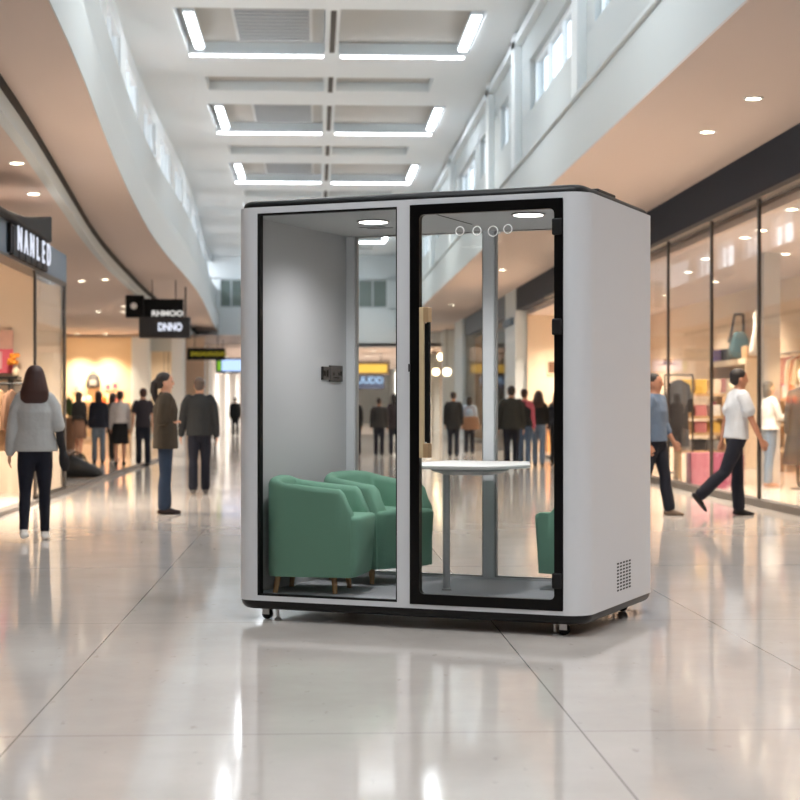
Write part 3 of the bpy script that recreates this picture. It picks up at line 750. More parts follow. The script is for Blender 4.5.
BGLASS = glassmat('booth_glass', (.985, .99, .985), 1.22, .8)
ZB, ZT = .121, 2.504
def arc(cx, cy, r, a0, a1, n=10): return [(cx + r * math.cos(a0 + (a1 - a0) * i / n), cy + r * math.sin(a0 + (a1 - a0) * i / n)) for i in range(n + 1)]
R = .13
# right side panel: wraps round both corners
poly = [(-.137, 0)] + arc(-R, R, R, -PI / 2, 0) + arc(-R, BD - R, R, 0, PI / 2) + [(-.137, BD), (-.137, BD - .06)] + arc(-R, BD - R, R - .055, PI / 2, 0) + arc(-R, R, R - .055, 0, -PI / 2) + [(-.137, .055)]
bb(MB().prism(poly, ZB, ZT), 'side_panel', PANEL, smooth=35)
XLi = -BW + .088
poly = [(-2.076, 0)] + arc(-BW + R, R, R, -PI / 2, -PI) + arc(-BW + R, BD - R, R, PI, PI / 2) + [(-2.085, BD), (-2.085, BD - .06), (XLi, BD - .06), (XLi, .06), (-2.076, .06)]
bb(MB().prism(poly, ZB, ZT), 'side_panel', PANEL, smooth=35)
bb(MB().box(XLi, XLi + .008, .06, BD - .06, .157, 2.456), 'wall_lining', FELT)
bb(MB().box(-.075, -.067, .1, BD - .1, .157, 2.456), 'wall_lining', FELT)
# front frame: header, sill, mullion in one plane
bb(MB().box(-2.076, -.137, 0, .06, 2.4665, ZT).box(-2.076, -.137, 0, .06, ZB, .152).box(-1.154, -1.0705, 0, .06, .15, 2.468), 'front_frame', PANEL)
bb(MB().box(-2.085, -.137, BD - .06, BD, 2.46, ZT).box(-2.085, -.137, BD - .06, BD, ZB, .168), 'back_frame', PANEL)
bb(MB().box(-1.147, -1.072, BD - .06, BD - .02, .16, 2.47), 'back_post', PANEL)
def rr(x0, x1, z0, z1, r, n=6):
    out = []
    for cx, cz, a in ((x1 - r, z1 - r, 0), (x0 + r, z1 - r, PI / 2), (x0 + r, z0 + r, PI), (x1 - r, z0 + r, 1.5 * PI)):
        out += [(cx + r * math.cos(a + PI / 2 * i / n), cz + r * math.sin(a + PI / 2 * i / n)) for i in range(n + 1)]
    return out
def frame(o, ro, i, ri, y0, y1):
    A, B = rr(*o, ro), rr(*i, ri)
    L = lambda P, y: [(x, y, z) for x, z in P]
    m = MB().loops([L(A, y0), L(B, y0), L(B, y1), L(A, y1), L(A, y0)], cap=False)
    bmesh.ops.remove_doubles(m.bm, verts=m.bm.verts, dist=1e-6)
    return m
gk = bb(frame((-2.076, -1.154, .152, 2.4665), .001, (-2.062, -1.1625, .162, 2.456), .002, .004, .05), 'window_gasket', BLACKP)
bb(MB().box(-2.068, -1.158, .024, .032, .156, 2.462), 'fixed_glass', BGLASS)
for a, b in ((-2.085, -1.147), (-1.072, -.137)):
    bb(frame((a, b, .168, 2.46), .001, (a + .012, b - .012, .178, 2.45), .002, BD - .045, BD - .01), 'window_gasket', mat('gasket_light_grey', (170, 170, 172), .5))
    bb(MB().box(a + .006, b - .006, BD - .045, BD - .037, .172, 2.455), 'back_glass', BGLASS)
# door
door = bb(frame((-1.0705, -.139, .146, 2.471), .002, (-1.011, -.189, .207, 2.4125), .028, -.006, .036), 'door', GLOSSB, smooth=40)
bb(MB().box(-1.03, -.17, .012, .02, .19, 2.43), 'door_glass', BGLASS, door)
TAN = mat('pale_ash_wood', (206, 184, 146), .45, noise=.07, nscale=14)
TAN2 = mat('ash_wood_end', (170, 140, 104), .5, noise=.07, nscale=14)
h = bb(MB().box(-.994, -.966, -.05, -.028, 1.0, 1.872), 'door_handle', TAN, door, bevel=.004)
for z0, z1 in ((1.0, 1.085), (1.785, 1.872)):
    hb = MB().box(-.968, -.938, -.052, .012, z0, z1).xf(LM).build('handle_end', TAN2, door, bevel=.004)
mb = MB().loops([[(-.968, y, z) for y, z in rr(-.03, .0, 1.09, 1.78, .012)], [(-.944, y, z) for y, z in rr(-.03, .0, 1.09, 1.78, .012)]])
mb.box(-.955, -.94, -.03, 0, 1.08, 1.79)
mb.xf(LM).build('handle_grip', BLACKP, door, bevel=.004)
for z0, z1 in ((2.262, 2.356), (1.70, 1.792), (.272, .36)):
    bb(MB().box(-.2, -.143, -.022, .06, z0, z1), 'hinge', mat('hinge_grey_black', (20, 20, 21), .6, spec=.3), door, bevel=.008)
bb(MB().box(-1.078, -1.066, -.012, .0, 1.50, 1.545), 'latch', mat('latch_grey', (70, 70, 72), .4), door)
for x, z in ((-.763, 2.309), (-.658, 2.306), (-.56, 2.300), (-.47, 2.309)):
    bb(MB().torus((x, .008, z), .025 if z > 2.305 else .029, .0034, 'Y'), 'glass_ring_mark', mat('ring_white', (252, 252, 252), .5), door, smooth=180)
# ceiling, floor
bb(MB().box(-BW + .05, -.06, .05, BD - .06, 2.456, 2.5), 'ceiling_panel', FELT)
bb(MB().box(-1.062, -1.052, .07, .98, 2.4535, 2.457), 'ceiling_joint', mat('joint_grey', (60, 60, 60), .8))
bb(MB().box(-1.8, -1.62, .88, .9, 2.4535, 2.457).box(-1.78, -1.6, .96, .98, 2.4535, 2.457), 'ceiling_air_slot', mat('slot_grey', (96, 96, 96), .8))
bb(MB().box(-BW + .06, -.06, .04, BD - .04, ZB, .157), 'floor_panel', CARPET)
for x in (-1.555, -.535):
    d_ = bb(MB().lathe([(.092, 2.456), (.104, 2.453), (.102, 2.446), (.09, 2.447)], (x, .56, 0), 32), 'ceiling_light', mat('light_trim', (120, 120, 120), .4), smooth=40)
    bb(MB().lathe([(.001, 2.444), (.088, 2.444), (.09, 2.452), (.001, 2.453)], (x, .56, 0), 32), 'light_lens', glow('booth_light', (255, 250, 244), 6), d_)
    l = lamp('SPOT', (x + BW / 2, .56 - BD / 2, 2.43), 52, (1, .98, .97), .08, 150, .9); l.parent = booth
# lid and base
def slab(x0, x1, y0, y1, rc, prof):
    return MB().loops([[(x, y, z) for x, y in rr(x0 + i, x1 - i, y0 + i, y1 - i, max(.01, rc - i), 8)] for i, z in prof])
qa = [i * PI / 2 / 6 for i in range(7)]
bb(slab(-BW + .02, -.02, .012, BD - .02, .11, [(.0, 2.495), (0, 2.505)] + [(.048 * (1 - math.cos(a)), 2.506 + .044 * math.sin(a)) for a in qa] + [(.3, 2.553)]), 'roof_lid', BLID, smooth=50)
bb(slab(-BW + .004, -.004, .004, BD - .004, R, [(.12, .066)] + [(.05 * (1 - math.sin(a)), .066 + .05 * (1 - math.cos(a))) for a in qa] + [(0, ZB)]), 'base_plinth', BLID, smooth=50)
bb(MB().box(-.115, -.05, .40, .76, 2.545, 2.566), 'roof_vent', mat('vent_black', (30, 30, 32), .4), bevel=.006)
# casters with levelling feet
for x, y in ((-2.045, .1), (-.15, .1), (-.16, 1.34), (-2.045, 1.34)):
    c_ = bb(MB().box(x - .035, x + .01, y - .024, y - .02, .03, .07).box(x - .035, x + .01, y + .02, y + .024, .03, .07).box(x - .05, x + .02, y - .03, y + .03, .064, .07), 'caster', CHROME)
    m_ = Matrix.Translation((x - .012, y, .032)) @ Matrix.Rotation(PI / 2, 4, 'X')
    bb(MB().lathe([(.006, -.018), (.028, -.018), (.032, -.012), (.032, .012), (.028, .018), (.006, .018)], n=24).xf(m_), 'wheel', BLACKP, c_, smooth=40)
    s_ = -1 if x > -1 else 1
    bb(MB().lathe([(.001, 0), (.022, 0), (.022, .006), (.008, .014), (.008, .07), (.001, .07)], (x + s_ * .058 + (-.012 if s_ < 0 else 0), y, 0), 16), 'levelling_foot', CHROME, c_, smooth=40)
# vent slots in the right side panel
mb = MB()
for i in range(5):
    for j in range(9):
        y = .632 + i * .0645; z = .206 + j * .0198
        mb.box(-.002, .0012, y - .019, y + .019, z - .0048, z + .0048)
bb(mb, 'vent_slots', mat('slot_black', (24, 24, 24), .8))
# power panel on the left wall
pp = bb(MB().box(XLi + .008, XLi + .022, 1.15, 1.345, 1.463, 1.572).box(XLi + .008, XLi + .018, 1.03, 1.155, 1.474, 1.562), 'power_panel', mat('panel_charcoal', (62, 62, 64), .4), bevel=.002)
bb(MB().box(XLi + .018, XLi + .021, 1.03, 1.045, 1.474, 1.562).box(XLi + .018, XLi + .021, 1.05, 1.085, 1.5, 1.535).box(XLi + .018, XLi + .021, 1.1, 1.12, 1.495, 1.54), 'switch', BLACKP, pp)
mb = MB()
for y, z, w, h_ in ((1.2, 1.515, .008, .02), (1.28, 1.515, .008, .02), (1.24, 1.49, .09, .006), (1.315, 1.52, .02, .03)): mb.box(XLi + .02, XLi + .025, y - w / 2, y + w / 2, z - h_ / 2, z + h_ / 2)
bb(mb, 'socket', BLACKP, pp)

# ---- table
def pod_thing(name, label, cat, x, y, z, rz=0, group=None):
    return thing(name, label, cat, pod_point(x, y, z), PROT + rz, group)
tb = pod_thing('meeting_table', 'white tapered table on a single steel leg inside the booth', 'table', -1.1, .75, .157)
TL = Matrix.Translation((1.1, -.75, -.157))
poly = [(-1.24, .36), (-1.16, .34), (-.80, .34), (-.73, .37), (-.605, .68), (-.595, .78), (-.80, 1.36), (-1.36, 1.36), (-1.405, .78), (-1.38, .66)]
def grow(poly, d):
    c = (-1.0, .85); return [(c[0] + (x - c[0]) * d, c[1] + (y - c[1]) * d) for x, y in poly]
MB().loops([[(x, y, z) for x, y in grow(poly, s)] for s, z in ((.97, .918), (.99, .92), (1, .926), (1, .937), (.995, .94))]).xf(TL).build('table_top', mat('white_laminate', (232, 232, 230), .35), tb, smooth=40)
MB().loops([[(x, y, z) for x, y in grow(poly, s)] for s, z in ((.34, .872), (.44, .876), (.62, .9), (.64, .92))]).xf(TL).build('under_frame', mat('frame_grey', (150, 150, 150), .4, metal=.2), tb, smooth=30)
STEEL = mat('satin_steel', (170, 170, 173), .3, metal=.15, spec=.8)
MB().tube((-1.115, .69, .159), (-1.115, .69, .875), .0225, n=24).xf(TL).build('leg', STEEL, tb, smooth=40)
MB().lathe([(.001, .157), (.03, .157), (.03, .166), (.024, .17), (.001, .17)], (-1.115, .69, 0), 24).xf(TL).build('foot_plate', STEEL, tb, smooth=40)

# ---- tub chairs
GREEN = mat('green_wool', (116, 160, 139), .9, noise=.05, nscale=70, bump=.12, bscale=500)
def make_chair(name, label, x, y, rz, group, hx=.31, arm=.04):
    t = pod_thing(name, label, 'chair', x, y, .157, rz, group)
    hy, rb, rf = .255, .12, .06
    def outline(ins, taper=0):
        a, b = hx - ins, hy - ins
        P = arc(a - rf - taper, -b + rf, rf, -PI / 2, 0, 4) + arc(a - rf - taper, b - rf, rf, 0, PI / 2, 4)
        P += arc(-a + rb, b - rb, rb, PI / 2, PI, 8) + arc(-a + rb, -b + rb, rb, PI, 1.5 * PI, 8)
        return P
    zb, zs = .105, .477
    rings = [(.05, zb - .002, .03), (.012, zb, .03), (.004, zb + .012, .028)] + [(.003, zb + .1, .02), (.003, zs - .1, .008), (.003, zs - .03, .002), (.008, zs - .012, 0), (.02, zs - .003, 0), (.05, zs, 0), (.14, zs + .004, 0)]
    MB().loops([[(px, py, z) for px, py in outline(i, tp)] for i, z, tp in rings]).build('seat', GREEN, t, smooth=60)
    # wrap-around back: a U from front left round the back to front right
    pth = []
    def sidepts(s):
        return [((hx - .055) + (-hx + rb - (hx - .055)) * i / 16, s * hy) for i in range(17)]
    left = sidepts(1); right = sidepts(-1)[::-1]
    back = arc(-hx + rb, hy - rb, rb, PI / 2, PI, 10)[1:] + [(-hx, q) for q in (.04, 0, -.04)] + arc(-hx + rb, -hy + rb, rb, PI, 1.5 * PI, 10)[:-1]
    pth = left + back + right
    rings = []
    wth = .085
    for i, (px, py) in enumerate(pth):
        a = Vector(pth[max(i - 1, 0)]); b = Vector(pth[min(i + 1, len(pth) - 1)])
        d = (b - a).normalized(); nrm = Vector((-d.y, d.x)); 
        if nrm.dot(Vector((-px, -py))) < 0: nrm = -nrm
        u = min(1, max(0, (hx - arm - px) / .09)); s = u * u * (3 - 2 * u)
        v = min(1, max(0, (.19 - px) / .5)); top = zs + .005 + s * .155 + (v ** 1.2) * .055 * s
        c = abs(py) / hy; top += .022 * (1 - min(1, c) ** 2) * (1 if px < -hx + .1 else 0)
        q = Vector((px, py)); r_ = min(.035, max(.004, (top - zs) * .5))
        pts = [(0.003, zb), (0, zb + .02), (0, zb + .2), (0, top - r_), (.012, top - r_ * .3), (wth * .35, top), (wth * .65, top - .001), (wth * .92, top - r_ * .4), (wth, top - r_), (wth + .012 * s, zs - .02), (wth * .8, zb + .05)]
        rings.append([(q.x + nrm.x * o, q.y + nrm.y * o, z) for o, z in pts])
    MB().loops(rings).build('backrest', GREEN, t, smooth=70)
    for sx_ in (-.23, hx - .18):
        for sy_ in (-.17, .17):
            MB().tube((sx_ * 1.08, sy_ * 1.08, 0), (sx_, sy_, zb + .01), .015, .019, 16).build('leg', mat('oak_leg', (176, 134, 92), .5, noise=.1, nscale=20), t, smooth=40)
    return t
make_chair('tub_chair', 'green tub chair seen from its side against the left booth glass', -1.818, .37, math.radians(11), 'green tub chairs in the booth', .3)
make_chair('tub_chair', 'green tub chair in the back left corner of the booth turned toward us', -1.745, 1.05, math.radians(-22), 'green tub chairs in the booth')
make_chair('tub_chair', 'green tub chair half hidden by the right door frame of the booth', -.35, 1.12, math.radians(180 - 10), 'green tub chairs in the booth', .25, .13)

# ================================================================== PEOPLE
BAKE = []
SKIN = mat('skin', (206, 156, 130), .6); SKIN2 = mat('skin_tan', (176, 124, 98), .6)
def person(label, x, y, face, h=1.7, female=False, arms=((0, .1, .15), (0, .1, .15)), legs=((.06, .05), (-.06, .05)), lean=0, turn=0,
           top=('sweater', None), bottom=('trousers', None), shoe=None, hair=('short', None), skin=SKIN, sleeve=1.0, hem=.86, loose=.02, vox=.014, stout=1.0, extra=None):
    t = thing('person', label, 'person', (x, y, 0), face)
    S = h / 1.72
    shw, hipw = (.16, .085) if female else (.185, .085)
    hip = Vector((0, 0, .92))
    up = Vector((0, math.sin(lean), math.cos(lean))); fw = Vector((0, math.cos(lean), -math.sin(lean)))
    def T(px, py, pz): return hip + Vector((px, 0, 0)) + fw * py + up * (pz - .92)
    J = {}
    for s, (a, k) in zip((-1, 1), legs):
        hp = hip + Vector((s * hipw, 0, -.02))
        kn = hp + Vector((s * .005, .43 * math.sin(a), -.43 * math.cos(a)))
        an = kn + Vector((0, .40 * math.sin(a - k), -.40 * math.cos(a - k)))
        pitch = max(0, (k - a)) if k > .3 else 0
        J['leg', s] = (hp, kn, an, pitch)
    for s, A in zip((-1, 1), arms):
        a, b, e = A[:3]; c = A[3] if len(A) > 3 else 0
        sh = T(s * shw, 0, 1.40)
        d1 = Vector((s * math.sin(b), math.sin(a) * math.cos(b), -math.cos(a) * math.cos(b)))
        el = sh + d1 * .29
        d2 = Vector((s * (math.sin(b) * .6 - c), math.sin(a + e), -math.cos(a + e))).normalized()
        wr = el + d2 * .25
        J['arm', s] = (sh, el, wr, d2)
    soles = []
    def foot_pts(an, pitch):
        cp, sp_ = math.cos(pitch), math.sin(pitch)
        f = lambda py, pz: an + Vector((0, py * cp + pz * sp_, -py * sp_ + pz * cp))
        return f
    for s in (-1, 1):
        f = foot_pts(J['leg', s][2], J['leg', s][3])
        soles += [f(-.06, -.085).z, f(.19, -.085).z]
    dz = -min(soles)
    sc = Matrix.Scale(S, 4) @ Matrix.Translation((0, 0, dz))
    def fin(mb, name, m, parent=t, v=None, it=3):
        mb.xf(sc); o = mb.build(name, m, parent, smooth=180); BAKE.append((o, (v or vox), it)); return o
    def head(px, py, pz):
        q = Vector((px, py, 0)); c, s_ = math.cos(turn), math.sin(turn)
        return T(px * c - py * s_, px * s_ + py * c, pz)
    st = stout
    HP = .168 if female else .158
    # ---- body, one continuous surface
    b = MB()
    b.loft([(T(0, 0, .82), .1 * st, .085 * st), (T(0, 0, .92), HP * st, .105 * st), (T(0, 0, 1.08), (.118 if female else .138) * st, .09 * st), (T(0, 0, 1.27), .15 * st, .105 * st), (T(0, 0, 1.39), shw * .92, .085), (T(0, -.005, 1.45), .085, .065), (T(0, 0, 1.5), .053, .056), (head(0, .01, 1.57), .052, .06)], 16)
    b.loft([(head(0, .045, 1.505), .03, .035), (head(0, .028, 1.535), .053, .066), (head(0, .01, 1.58), .069, .089), (head(0, 0, 1.635), .076, .097), (head(0, -.005, 1.68), .067, .086), (head(0, -.005, 1.708), .036, .048)], 16)
    b.loft([(head(0, .09, 1.625), .008, .01), (head(0, .104, 1.59), .012, .014), (head(0, .1, 1.578), .014, .01)], 8)
    for s in (-1, 1): b.loft([(head(s * .075, -.005, 1.575), .01, .016), (head(s * .08, -.012, 1.61), .012, .022)], 8)
    for s in (-1, 1):
        sh, el, wr, d2 = J['arm', s]
        b.loft([(sh + Vector((-s * .03, 0, .01)), .05, .05), (sh + (el - sh) * .3, .047, .047), (el, .037, .037), (el + (wr - el) * .3, .037, .038), (wr, .025, .027)], 10)
        side = Vector((0, 1, 0)) - d2 * d2.y
        if side.length < .3: side = Vector((s * -1.0, 0, 0)) - d2 * (-s * d2.x)
        side.normalize(); nrm = d2.cross(side) * 1.0
        inward = nrm if nrm.x * -s > 0 else -nrm
        b.loft([(wr, .026, .02), (wr + d2 * .05, .038, .016), (wr + d2 * .09, .04, .015)], 10, hint=side)
        for k, L in zip((-1.5, -.5, .5, 1.5), (.058, .072, .078, .068)):
            r0 = wr + d2 * .085 + side * k * .021
            b.loft([(r0, .0085, .0085), (r0 + d2 * L * .5 + side * k * .003 + inward * .006, .008, .008), (r0 + d2 * L * .9 + side * k * .004 + inward * .03, .007, .007)], 8)
        th = wr + d2 * .03 + side * .03
        b.loft([(th, .012, .012), (th + side * .026 + d2 * .035, .0105, .0105), (th + side * .03 + d2 * .075 + inward * .012, .009, .009)], 8)
        hp, kn, an, pitch = J['leg', s]
        b.loft([(hp, .08 * st, .088 * st), (hp + (kn - hp) * .45, .07 * st, .076 * st), (kn, .05, .053), (kn + (an - kn) * .3 + Vector((0, -.012, 0)), .05, .055), (kn + (an - kn) * .7, .037, .04), (an, .032, .036)], 12)
        f = foot_pts(an, pitch)
        b.loft([(f(-.045, -.05), .03, .03), (f(.0, -.045), .033, .036), (f(.08, -.055), .038, .026), (f(.16, -.068), .034, .016)], 10)
    fin(b, 'body', skin, v=min(vox, .0095) if vox < .012 else vox)
    # ---- shoes
    for s in (-1, 1):
        hp, kn, an, pitch = J['leg', s]; f = foot_pts(an, pitch)
        mb = MB()
        mb.loft([(f(-.055, -.055), .036, .03), (f(-.02, -.042), .042, .044), (f(.05, -.05), .044, .038), (f(.12, -.062), .046, .026), (f(.18, -.068), .036, .018)], 12)
        mb.loft([(f(0, .02), .042, .046), (f(0, -.03), .044, .048)], 10, round_ends=False)
        fin(mb, 'shoe', shoe or mat('shoe_black', (28, 26, 26), .5), v=.011)
    # ---- lower garment
    kind, bm_ = bottom
    if kind in ('trousers', 'jeans', 'leggings'):
        e = {'trousers': .016, 'jeans': .014, 'leggings': .007}[kind]
        mb = MB().loft([(T(0, 0, .83), .1 * st + e, .09 * st + e), (T(0, 0, .92), HP * st + e, .105 * st + e), (T(0, 0, 1.03), (.13 if female else .145) * st + e, .095 * st + e)], 16)
        for s in (-1, 1):
            hp, kn, an, pitch = J['leg', s]
            lo = .018 if kind != 'leggings' else .004
            mb.loft([(hp + Vector((-s * .01, 0, .02)), .082 * st + e, .09 * st + e), (hp + (kn - hp) * .45, .072 * st + e, .078 * st + e), (kn, .052 + e, .055 + e), (kn + (an - kn) * .35 + Vector((0, -.01, 0)), .05 + e + lo * .3, .054 + e + lo * .3), (kn + (an - kn) * .75, .038 + e + lo, .042 + e + lo), (an + (an - kn) * -.02, .036 + e + lo, .04 + e + lo)], 14)
        fin(mb, kind, bm_)
    else:
        mb = MB().loft([(T(0, 0, 1.04), .135, .1), (T(0, 0, .92), .185, .13), (hip + Vector((0, 0, -.2)), .2, .15), (hip + Vector((0, 0, -.42)), .205, .16)], 18, round_ends=False)
        fin(mb, 'skirt', bm_)
    # ---- upper garment
    kind, tm = top; e = loose
    mb = MB()
    secs = [(T(0, 0, hem), HP * st + e + .01, .11 * st + e + .006)]
    e = e if vox < .013 else e * .55
    if hem < .95: secs.append((T(0, 0, .97), HP * st + e + .006, .108 * st + e))
    secs += [(T(0, 0, 1.1), (.135 if female else .148) * st + e, .1 * st + e), (T(0, 0, 1.27), .158 * st + e, .112 * st + e), (T(0, 0, 1.385), shw * .95 + e, .09 + e * .7), (T(0, -.005, 1.445), .1 + e * .4, .072 + e * .4), (T(0, 0, 1.485), .064, .066)]
    mb.loft(secs, 18, round_ends=False)
    for s in (-1, 1):
        sh, el, wr, d2 = J['arm', s]
        sl = sleeve[0 if s < 0 else 1] if isinstance(sleeve, tuple) else sleeve
        pts = [(sh + Vector((-s * .035, 0, .012)), .058 + e * .6, .058 + e * .7), (sh + (el - sh) * .3, .052 + e * .8, .052 + e * .8)]
        if sl <= .45: pts.append((sh + (el - sh) * .62, .054 + e, .054 + e))
        else:
            pts.append((el, .043 + e * .8, .043 + e * .8))
            q = (sl - .5) * 2
            if q > .05: pts += [(el + (wr - el) * q * .5, .041 + e * .7, .042 + e * .7), (el + (wr - el) * q, .032 + e * .55, .034 + e * .55)]
        mb.loft(pts, 12)
    fin(mb, kind, tm)
    if extra == 'black_glove':
        sh, el, wr, d2 = J['arm', 1]
        mb = MB().loft([(el, .044, .044), (el + (wr - el) * .5, .041, .042), (wr, .036, .036), (wr + d2 * .05, .05, .05), (wr + d2 * .12, .055, .055), (wr + d2 * .17, .042, .042)], 12)
        fin(mb, 'long_black_glove', gm('black'))
    if extra == 'waistcoat':
        mb = MB().loft([(c, a + .014, b_ + .014) for c, a, b_ in secs[:-3]] + [(T(0, 0, 1.36), shw * .72 + e, .095 + e), (T(0, 0, 1.45), .09, .085)], 18, round_ends=False)
        fin(mb, 'waistcoat', BLK)
    # ---- hair
    hk, hm = hair
    hb = MB()
    hb.ball(head(0, -.022, 1.652), .086, .1, .088, 18)
    hb.ball(head(0, -.05, 1.6), .076, .068, .075, 16)
    if hk == 'long':
        hb.loft([(head(0, -.03, 1.67), .095, .09), (head(0, -.045, 1.57), .12, .095), (head(0, -.07, 1.47), .145, .08), (head(0, -.085, 1.40), .14, .055), (head(0, -.09, 1.36), .1, .03)], 16)
    elif hk == 'bob':
        hb.loft([(head(0, -.03, 1.66), .088, .08), (head(0, -.04, 1.56), .092, .075), (head(0, -.045, 1.48), .088, .06)], 16)
    elif hk == 'ponytail':
        hb.loft([(head(0, -.09, 1.64), .03, .03), (head(0, -.135, 1.6), .042, .045), (head(0, -.14, 1.5), .045, .05), (head(0, -.125, 1.4), .03, .032), (head(0, -.115, 1.34), .012, .014)], 12)
    elif hk == 'bun':
        hb.ball(head(0, -.1, 1.69), .045, .045, .045, 12)
    fin(hb, 'hair', hm or mat('hair_dark', (34, 26, 24), .6), it=2)
    for s in (-1, 1):
        MB().ball(head(s * .03, .083, 1.617), .0125, .008, .008, 10).xf(sc).build('eye', mat('eye_dark', (40, 32, 30), .3), t, smooth=180)
    MB().ball(head(0, .085, 1.546), .022, .012, .007, 10).xf(sc).build('lips', mat('lips', (168, 98, 90), .6), t, smooth=180)
    return t
def cl(name, rgb): return mat('cloth_' + name, rgb, .9, noise=.12, nscale=9, bump=1.0, bscale=14)
NAVY = cl('navy', (11, 14, 30)); BLK = cl('black', (17, 17, 19)); DNAVY = cl('dark_navy', (21, 25, 38))
BRH = mat('hair_brown', (62, 34, 28), .55); DKH = mat('hair_dark', (34, 26, 24), .6); GRH = mat('hair_grey_brown', (84, 70, 62), .6)
N = .0105
person('woman in a pale grey sweater and navy leggings walking away past the left shop', -2.72, 16.84, math.radians(4), 1.66, True, arms=((-.06, .2, .1), (-.12, .26, .22)), legs=((-.2, .16), (.1, .04)),
       top=('sweater', cl('pale_grey', (176, 178, 178))), bottom=('leggings', NAVY), shoe=cl('shoe_white', (226, 222, 216)), hair=('long', BRH), sleeve=(1.0, .55), hem=.88, loose=.03, vox=N, stout=1.12, extra='black_glove')
person('woman with a ponytail in a long olive brown jacket standing in profile', -1.81, 20.82, math.radians(-82), 1.68, True, arms=((-.25, .12, 1.75, 1.7), (-.2, .12, 1.85, 1.5)), legs=((.03, .04), (-.02, .03)),
       top=('jacket', cl('olive_brown', (54, 45, 33))), bottom=('jeans', cl('denim_dark', (32, 48, 70))), shoe=cl('shoe_dark', (44, 30, 28)), hair=('ponytail', DKH), hem=.79, loose=.045, vox=N)
person('man in a charcoal jacket and navy trousers walking away beside the ponytailed woman', -1.72, 25.53, math.radians(3), 1.70, arms=((.05, .2, .2), (-.05, .16, .15)), legs=((-.1, .1), (.1, .06)),
       top=('jacket', cl('charcoal_jacket', (38, 40, 42))), bottom=('trousers', NAVY), shoe=cl('shoe_grey', (96, 92, 88)), hair=('short', GRH), hem=.86, loose=.032, vox=N)
V = .017
person('person in a dark blue jacket and grey blue jeans standing by the left hall', -4.95, 39.5, math.radians(15), 1.62, True, top=('jacket', DNAVY), bottom=('jeans', cl('denim_grey', (98, 112, 126))), hair=('bob', DKH), hem=.84, loose=.04, vox=V)
person('person in black half behind the one in the dark blue jacket', -4.85, 41.5, math.radians(-40), 1.6, True, top=('coat', BLK), bottom=('trousers', BLK), hair=('bob', DKH), hem=.7, loose=.04, vox=V, skin=SKIN2)
person('woman in a pale top and black skirt with bare legs in the left hall', -4.24, 37.52, math.radians(10), 1.60, True, top=('blouse', cl('pale_speckle', (206, 200, 196))), bottom=('skirt', BLK), hair=('bun', DKH), hem=.98, loose=.04, vox=V)
person('man in a dark tee with bare forearms beside the woman in the black skirt', -3.74, 37.49, math.radians(20), 1.66, top=('tee', cl('dark_plum', (48, 42, 48))), bottom=('trousers', DNAVY), hair=('short', BRH), sleeve=.45, hem=.86, loose=.03, vox=V)
person('woman in a black top and long brown skirt at the edge of the left shop', -5.9, 43.3, math.radians(-30), 1.64, True, top=('blouse', BLK), bottom=('skirt', cl('brown', (104, 76, 60))), hair=('bob', DKH), hem=1.0, loose=.03, vox=V, skin=SKIN2)
person('distant walker in a dark blue coat below the backlit blue sign', -3.85, 64.5, math.radians(5), 1.62, True, top=('coat', DNAVY), bottom=('trousers', BLK), hair=('bob', DKH), hem=.75, loose=.04, vox=.02)
person('distant walker in a black coat right beside the left edge of the booth', -3.5, 75, math.radians(5), 1.66, top=('coat', BLK), bottom=('trousers', BLK), hair=('short', BRH), hem=.75, loose=.04, vox=.02)
person('person in a black jacket and navy jeans seen centrally through the left booth glass', 1.62, 44.2, math.radians(-4), 1.5, legs=((.14, .08), (-.12, .16)), top=('jacket', cl('soft_black', (40, 38, 38))), bottom=('jeans', NAVY), hair=('short', DKH), hem=.84, loose=.045, vox=V)
person('walker in black, leftmost of three seen through the left booth glass', 1.02, 44.7, math.radians(10), 1.55, True, top=('coat', BLK), bottom=('trousers', DNAVY), hair=('bob', DKH), hem=.75, vox=V)
person('walker in a dark coat next to the booth mullion, seen through the left glass', 2.05, 45.0, math.radians(-10), 1.6, True, top=('coat', cl('dark_wine', (46, 34, 38))), bottom=('trousers', DNAVY), hair=('bob', DKH), hem=.75, vox=V)
person('person in a long black coat seen through the booth door left of the post', 3.5, 43.7, math.radians(-4), 1.64, top=('coat', BLK), bottom=('jeans', DNAVY), hair=('short', DKH), hem=.72, loose=.045, vox=V)
wb = person('person in a light blue shirt with a brown bag seen through the booth door', 4.15, 46.4, math.radians(-8), 1.54, True, legs=((-.1, .12), (.1, .05)), top=('shirt', cl('light_blue', (150, 170, 192))), bottom=('trousers', DNAVY), hair=('bob', DKH), hem=.95, loose=.035, vox=V)
sb = thing('shoulder_bag', 'brown bag carried on the back of the person in the light blue shirt', 'bag', (4.15, 46.2, .66))
MB().loops([[(x * s, -.1 + .1 * t, z) for x, t in ((-1, -.6), (-.7, -1), (.7, -1), (1, -.6), (1, 1), (-1, 1))] for z, s in ((0, .2), (.05, .24), (.3, .22), (.36, .17))]).build('body', gm('brown'), sb, bevel=.02)
MB().path([(-.15, -.05, .34), (-.12, .05, .6), (.1, .06, .6), (.14, -.05, .34)], .015).build('strap', gm('brown'), sb)
person('man in a dark olive jacket walking away, right of the post in the booth door', 3.9, 34.2, math.radians(-6), 1.68, arms=((-.05, .18, .1), (.05, .14, .15)), legs=((-.12, .1), (.1, .05)), top=('jacket', cl('dark_olive', (40, 40, 36))), bottom=('trousers', NAVY), hair=('short', DKH), hem=.84, loose=.045, vox=.013)
person('person in a dark waistcoat with pink sleeves beside the man in the olive jacket', 4.42, 36.3, math.radians(-20), 1.64, True, top=('shirt', cl('raspberry', (178, 84, 100))), bottom=('jeans', cl('denim_mid', (70, 88, 112))), hair=('short', BRH), hem=.9, vox=V, extra='waistcoat')
wc = bpy.data.objects
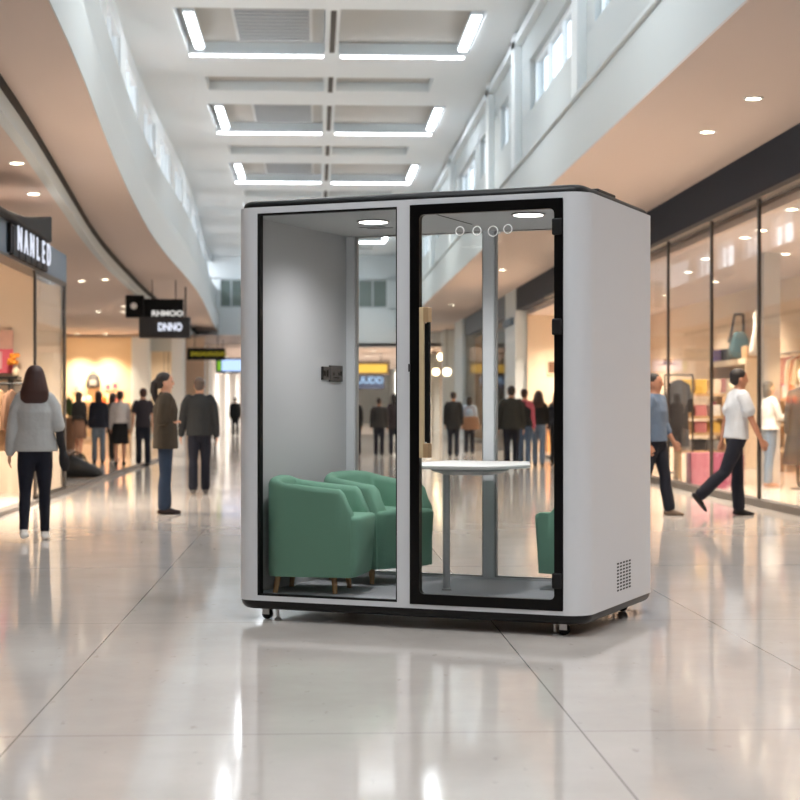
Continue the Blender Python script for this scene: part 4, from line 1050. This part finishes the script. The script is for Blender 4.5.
person('woman in a black top and blue jeans near the door hinges, left of the pair', 4.8, 36.9, math.radians(-15), 1.6, True, arms=((.2, .15, 1.0, .2), (.1, .15, .9, .2)), top=('blouse', BLK), bottom=('jeans', cl('denim_light', (96, 114, 136))), hair=('long', BRH), hem=.95, vox=V)
person('woman in a dark top and dark trousers near the door hinges, right of the pair', 5.28, 37.5, math.radians(10), 1.6, True, top=('blouse', DNAVY), bottom=('trousers', BLK), hair=('long', mat('hair_auburn', (96, 58, 40), .6)), hem=.95, vox=V)
person('man in a blue shirt with rolled sleeves stepping out from behind the booth', 4.03, 20.3, math.radians(-125), 1.68, arms=((.05, .14, .5, .1), (-.1, .12, .3)), legs=((.22, .08), (-.2, .2)), top=('shirt', cl('steel_blue', (92, 108, 130))), bottom=('trousers', NAVY), shoe=cl('shoe_taupe', (110, 92, 78)), hair=('short', DKH), skin=SKIN2, sleeve=.75, hem=.9, loose=.03, vox=N)
person('man in a white tee and navy trousers striding past the glass fronted shop', 4.97, 20.15, math.radians(-84), 1.72, arms=((-.28, .1, .1), (.3, .12, .12)), legs=((.12, .08), (-.42, .42)), lean=.06, top=('tee', cl('white_tee', (196, 200, 206))), bottom=('trousers', NAVY), shoe=cl('shoe_black2', (24, 22, 24)), hair=('short', DKH), skin=SKIN2, sleeve=.45, hem=.9, loose=.03, vox=N)
person('shop assistant in a white blouse and blue jeans behind the glass', 7.3, 27.4, math.radians(-80), 1.68, True, arms=((.5, .12, .9), (.35, .12, 1.1)), top=('blouse', cl('white_blouse', (224, 220, 214))), bottom=('jeans', cl('denim_soft', (108, 128, 150))), shoe=cl('shoe_tan', (170, 120, 96)), hair=('bob', DKH), hem=.93, loose=.04, vox=.013)
# ---- bake the voxel skins
for o, v, it in BAKE:
    m_ = o.modifiers.new('skin', 'REMESH'); m_.mode = 'VOXEL'; m_.voxel_size = v; m_.use_smooth_shade = True
    s_ = o.modifiers.new('relax', 'SMOOTH'); s_.factor = .5; s_.iterations = it
bpy.context.view_layer.update()
dg = bpy.context.evaluated_depsgraph_get()
new = [(o, bpy.data.meshes.new_from_object(o.evaluated_get(dg))) for o, _, _ in BAKE]
for o, me in new:
    o.modifiers.clear(); o.data = me
    for p in me.polygons: p.use_smooth = True

# ================================================================== LIGHT
W = bpy.data.worlds.new('sky'); SC.world = W; W.use_nodes = True
bg = W.node_tree.nodes['Background']; bg.inputs[0].default_value = (.86, .93, 1, 1); bg.inputs[1].default_value = 4.0
# downlights added to brighten the lower mall beyond the far wall
k = 0
for yy in (84, 94, 106, 120):
    for xx in (-3.2, -.2, 2.8, 5.0):
        downlight((xx, yy, 4.0), .12, 'added downlight in the lower ceiling of the far mall passage', 'far passage downlights', 190, (1, .9, .8), angle=150)
SC.view_settings.exposure = .4
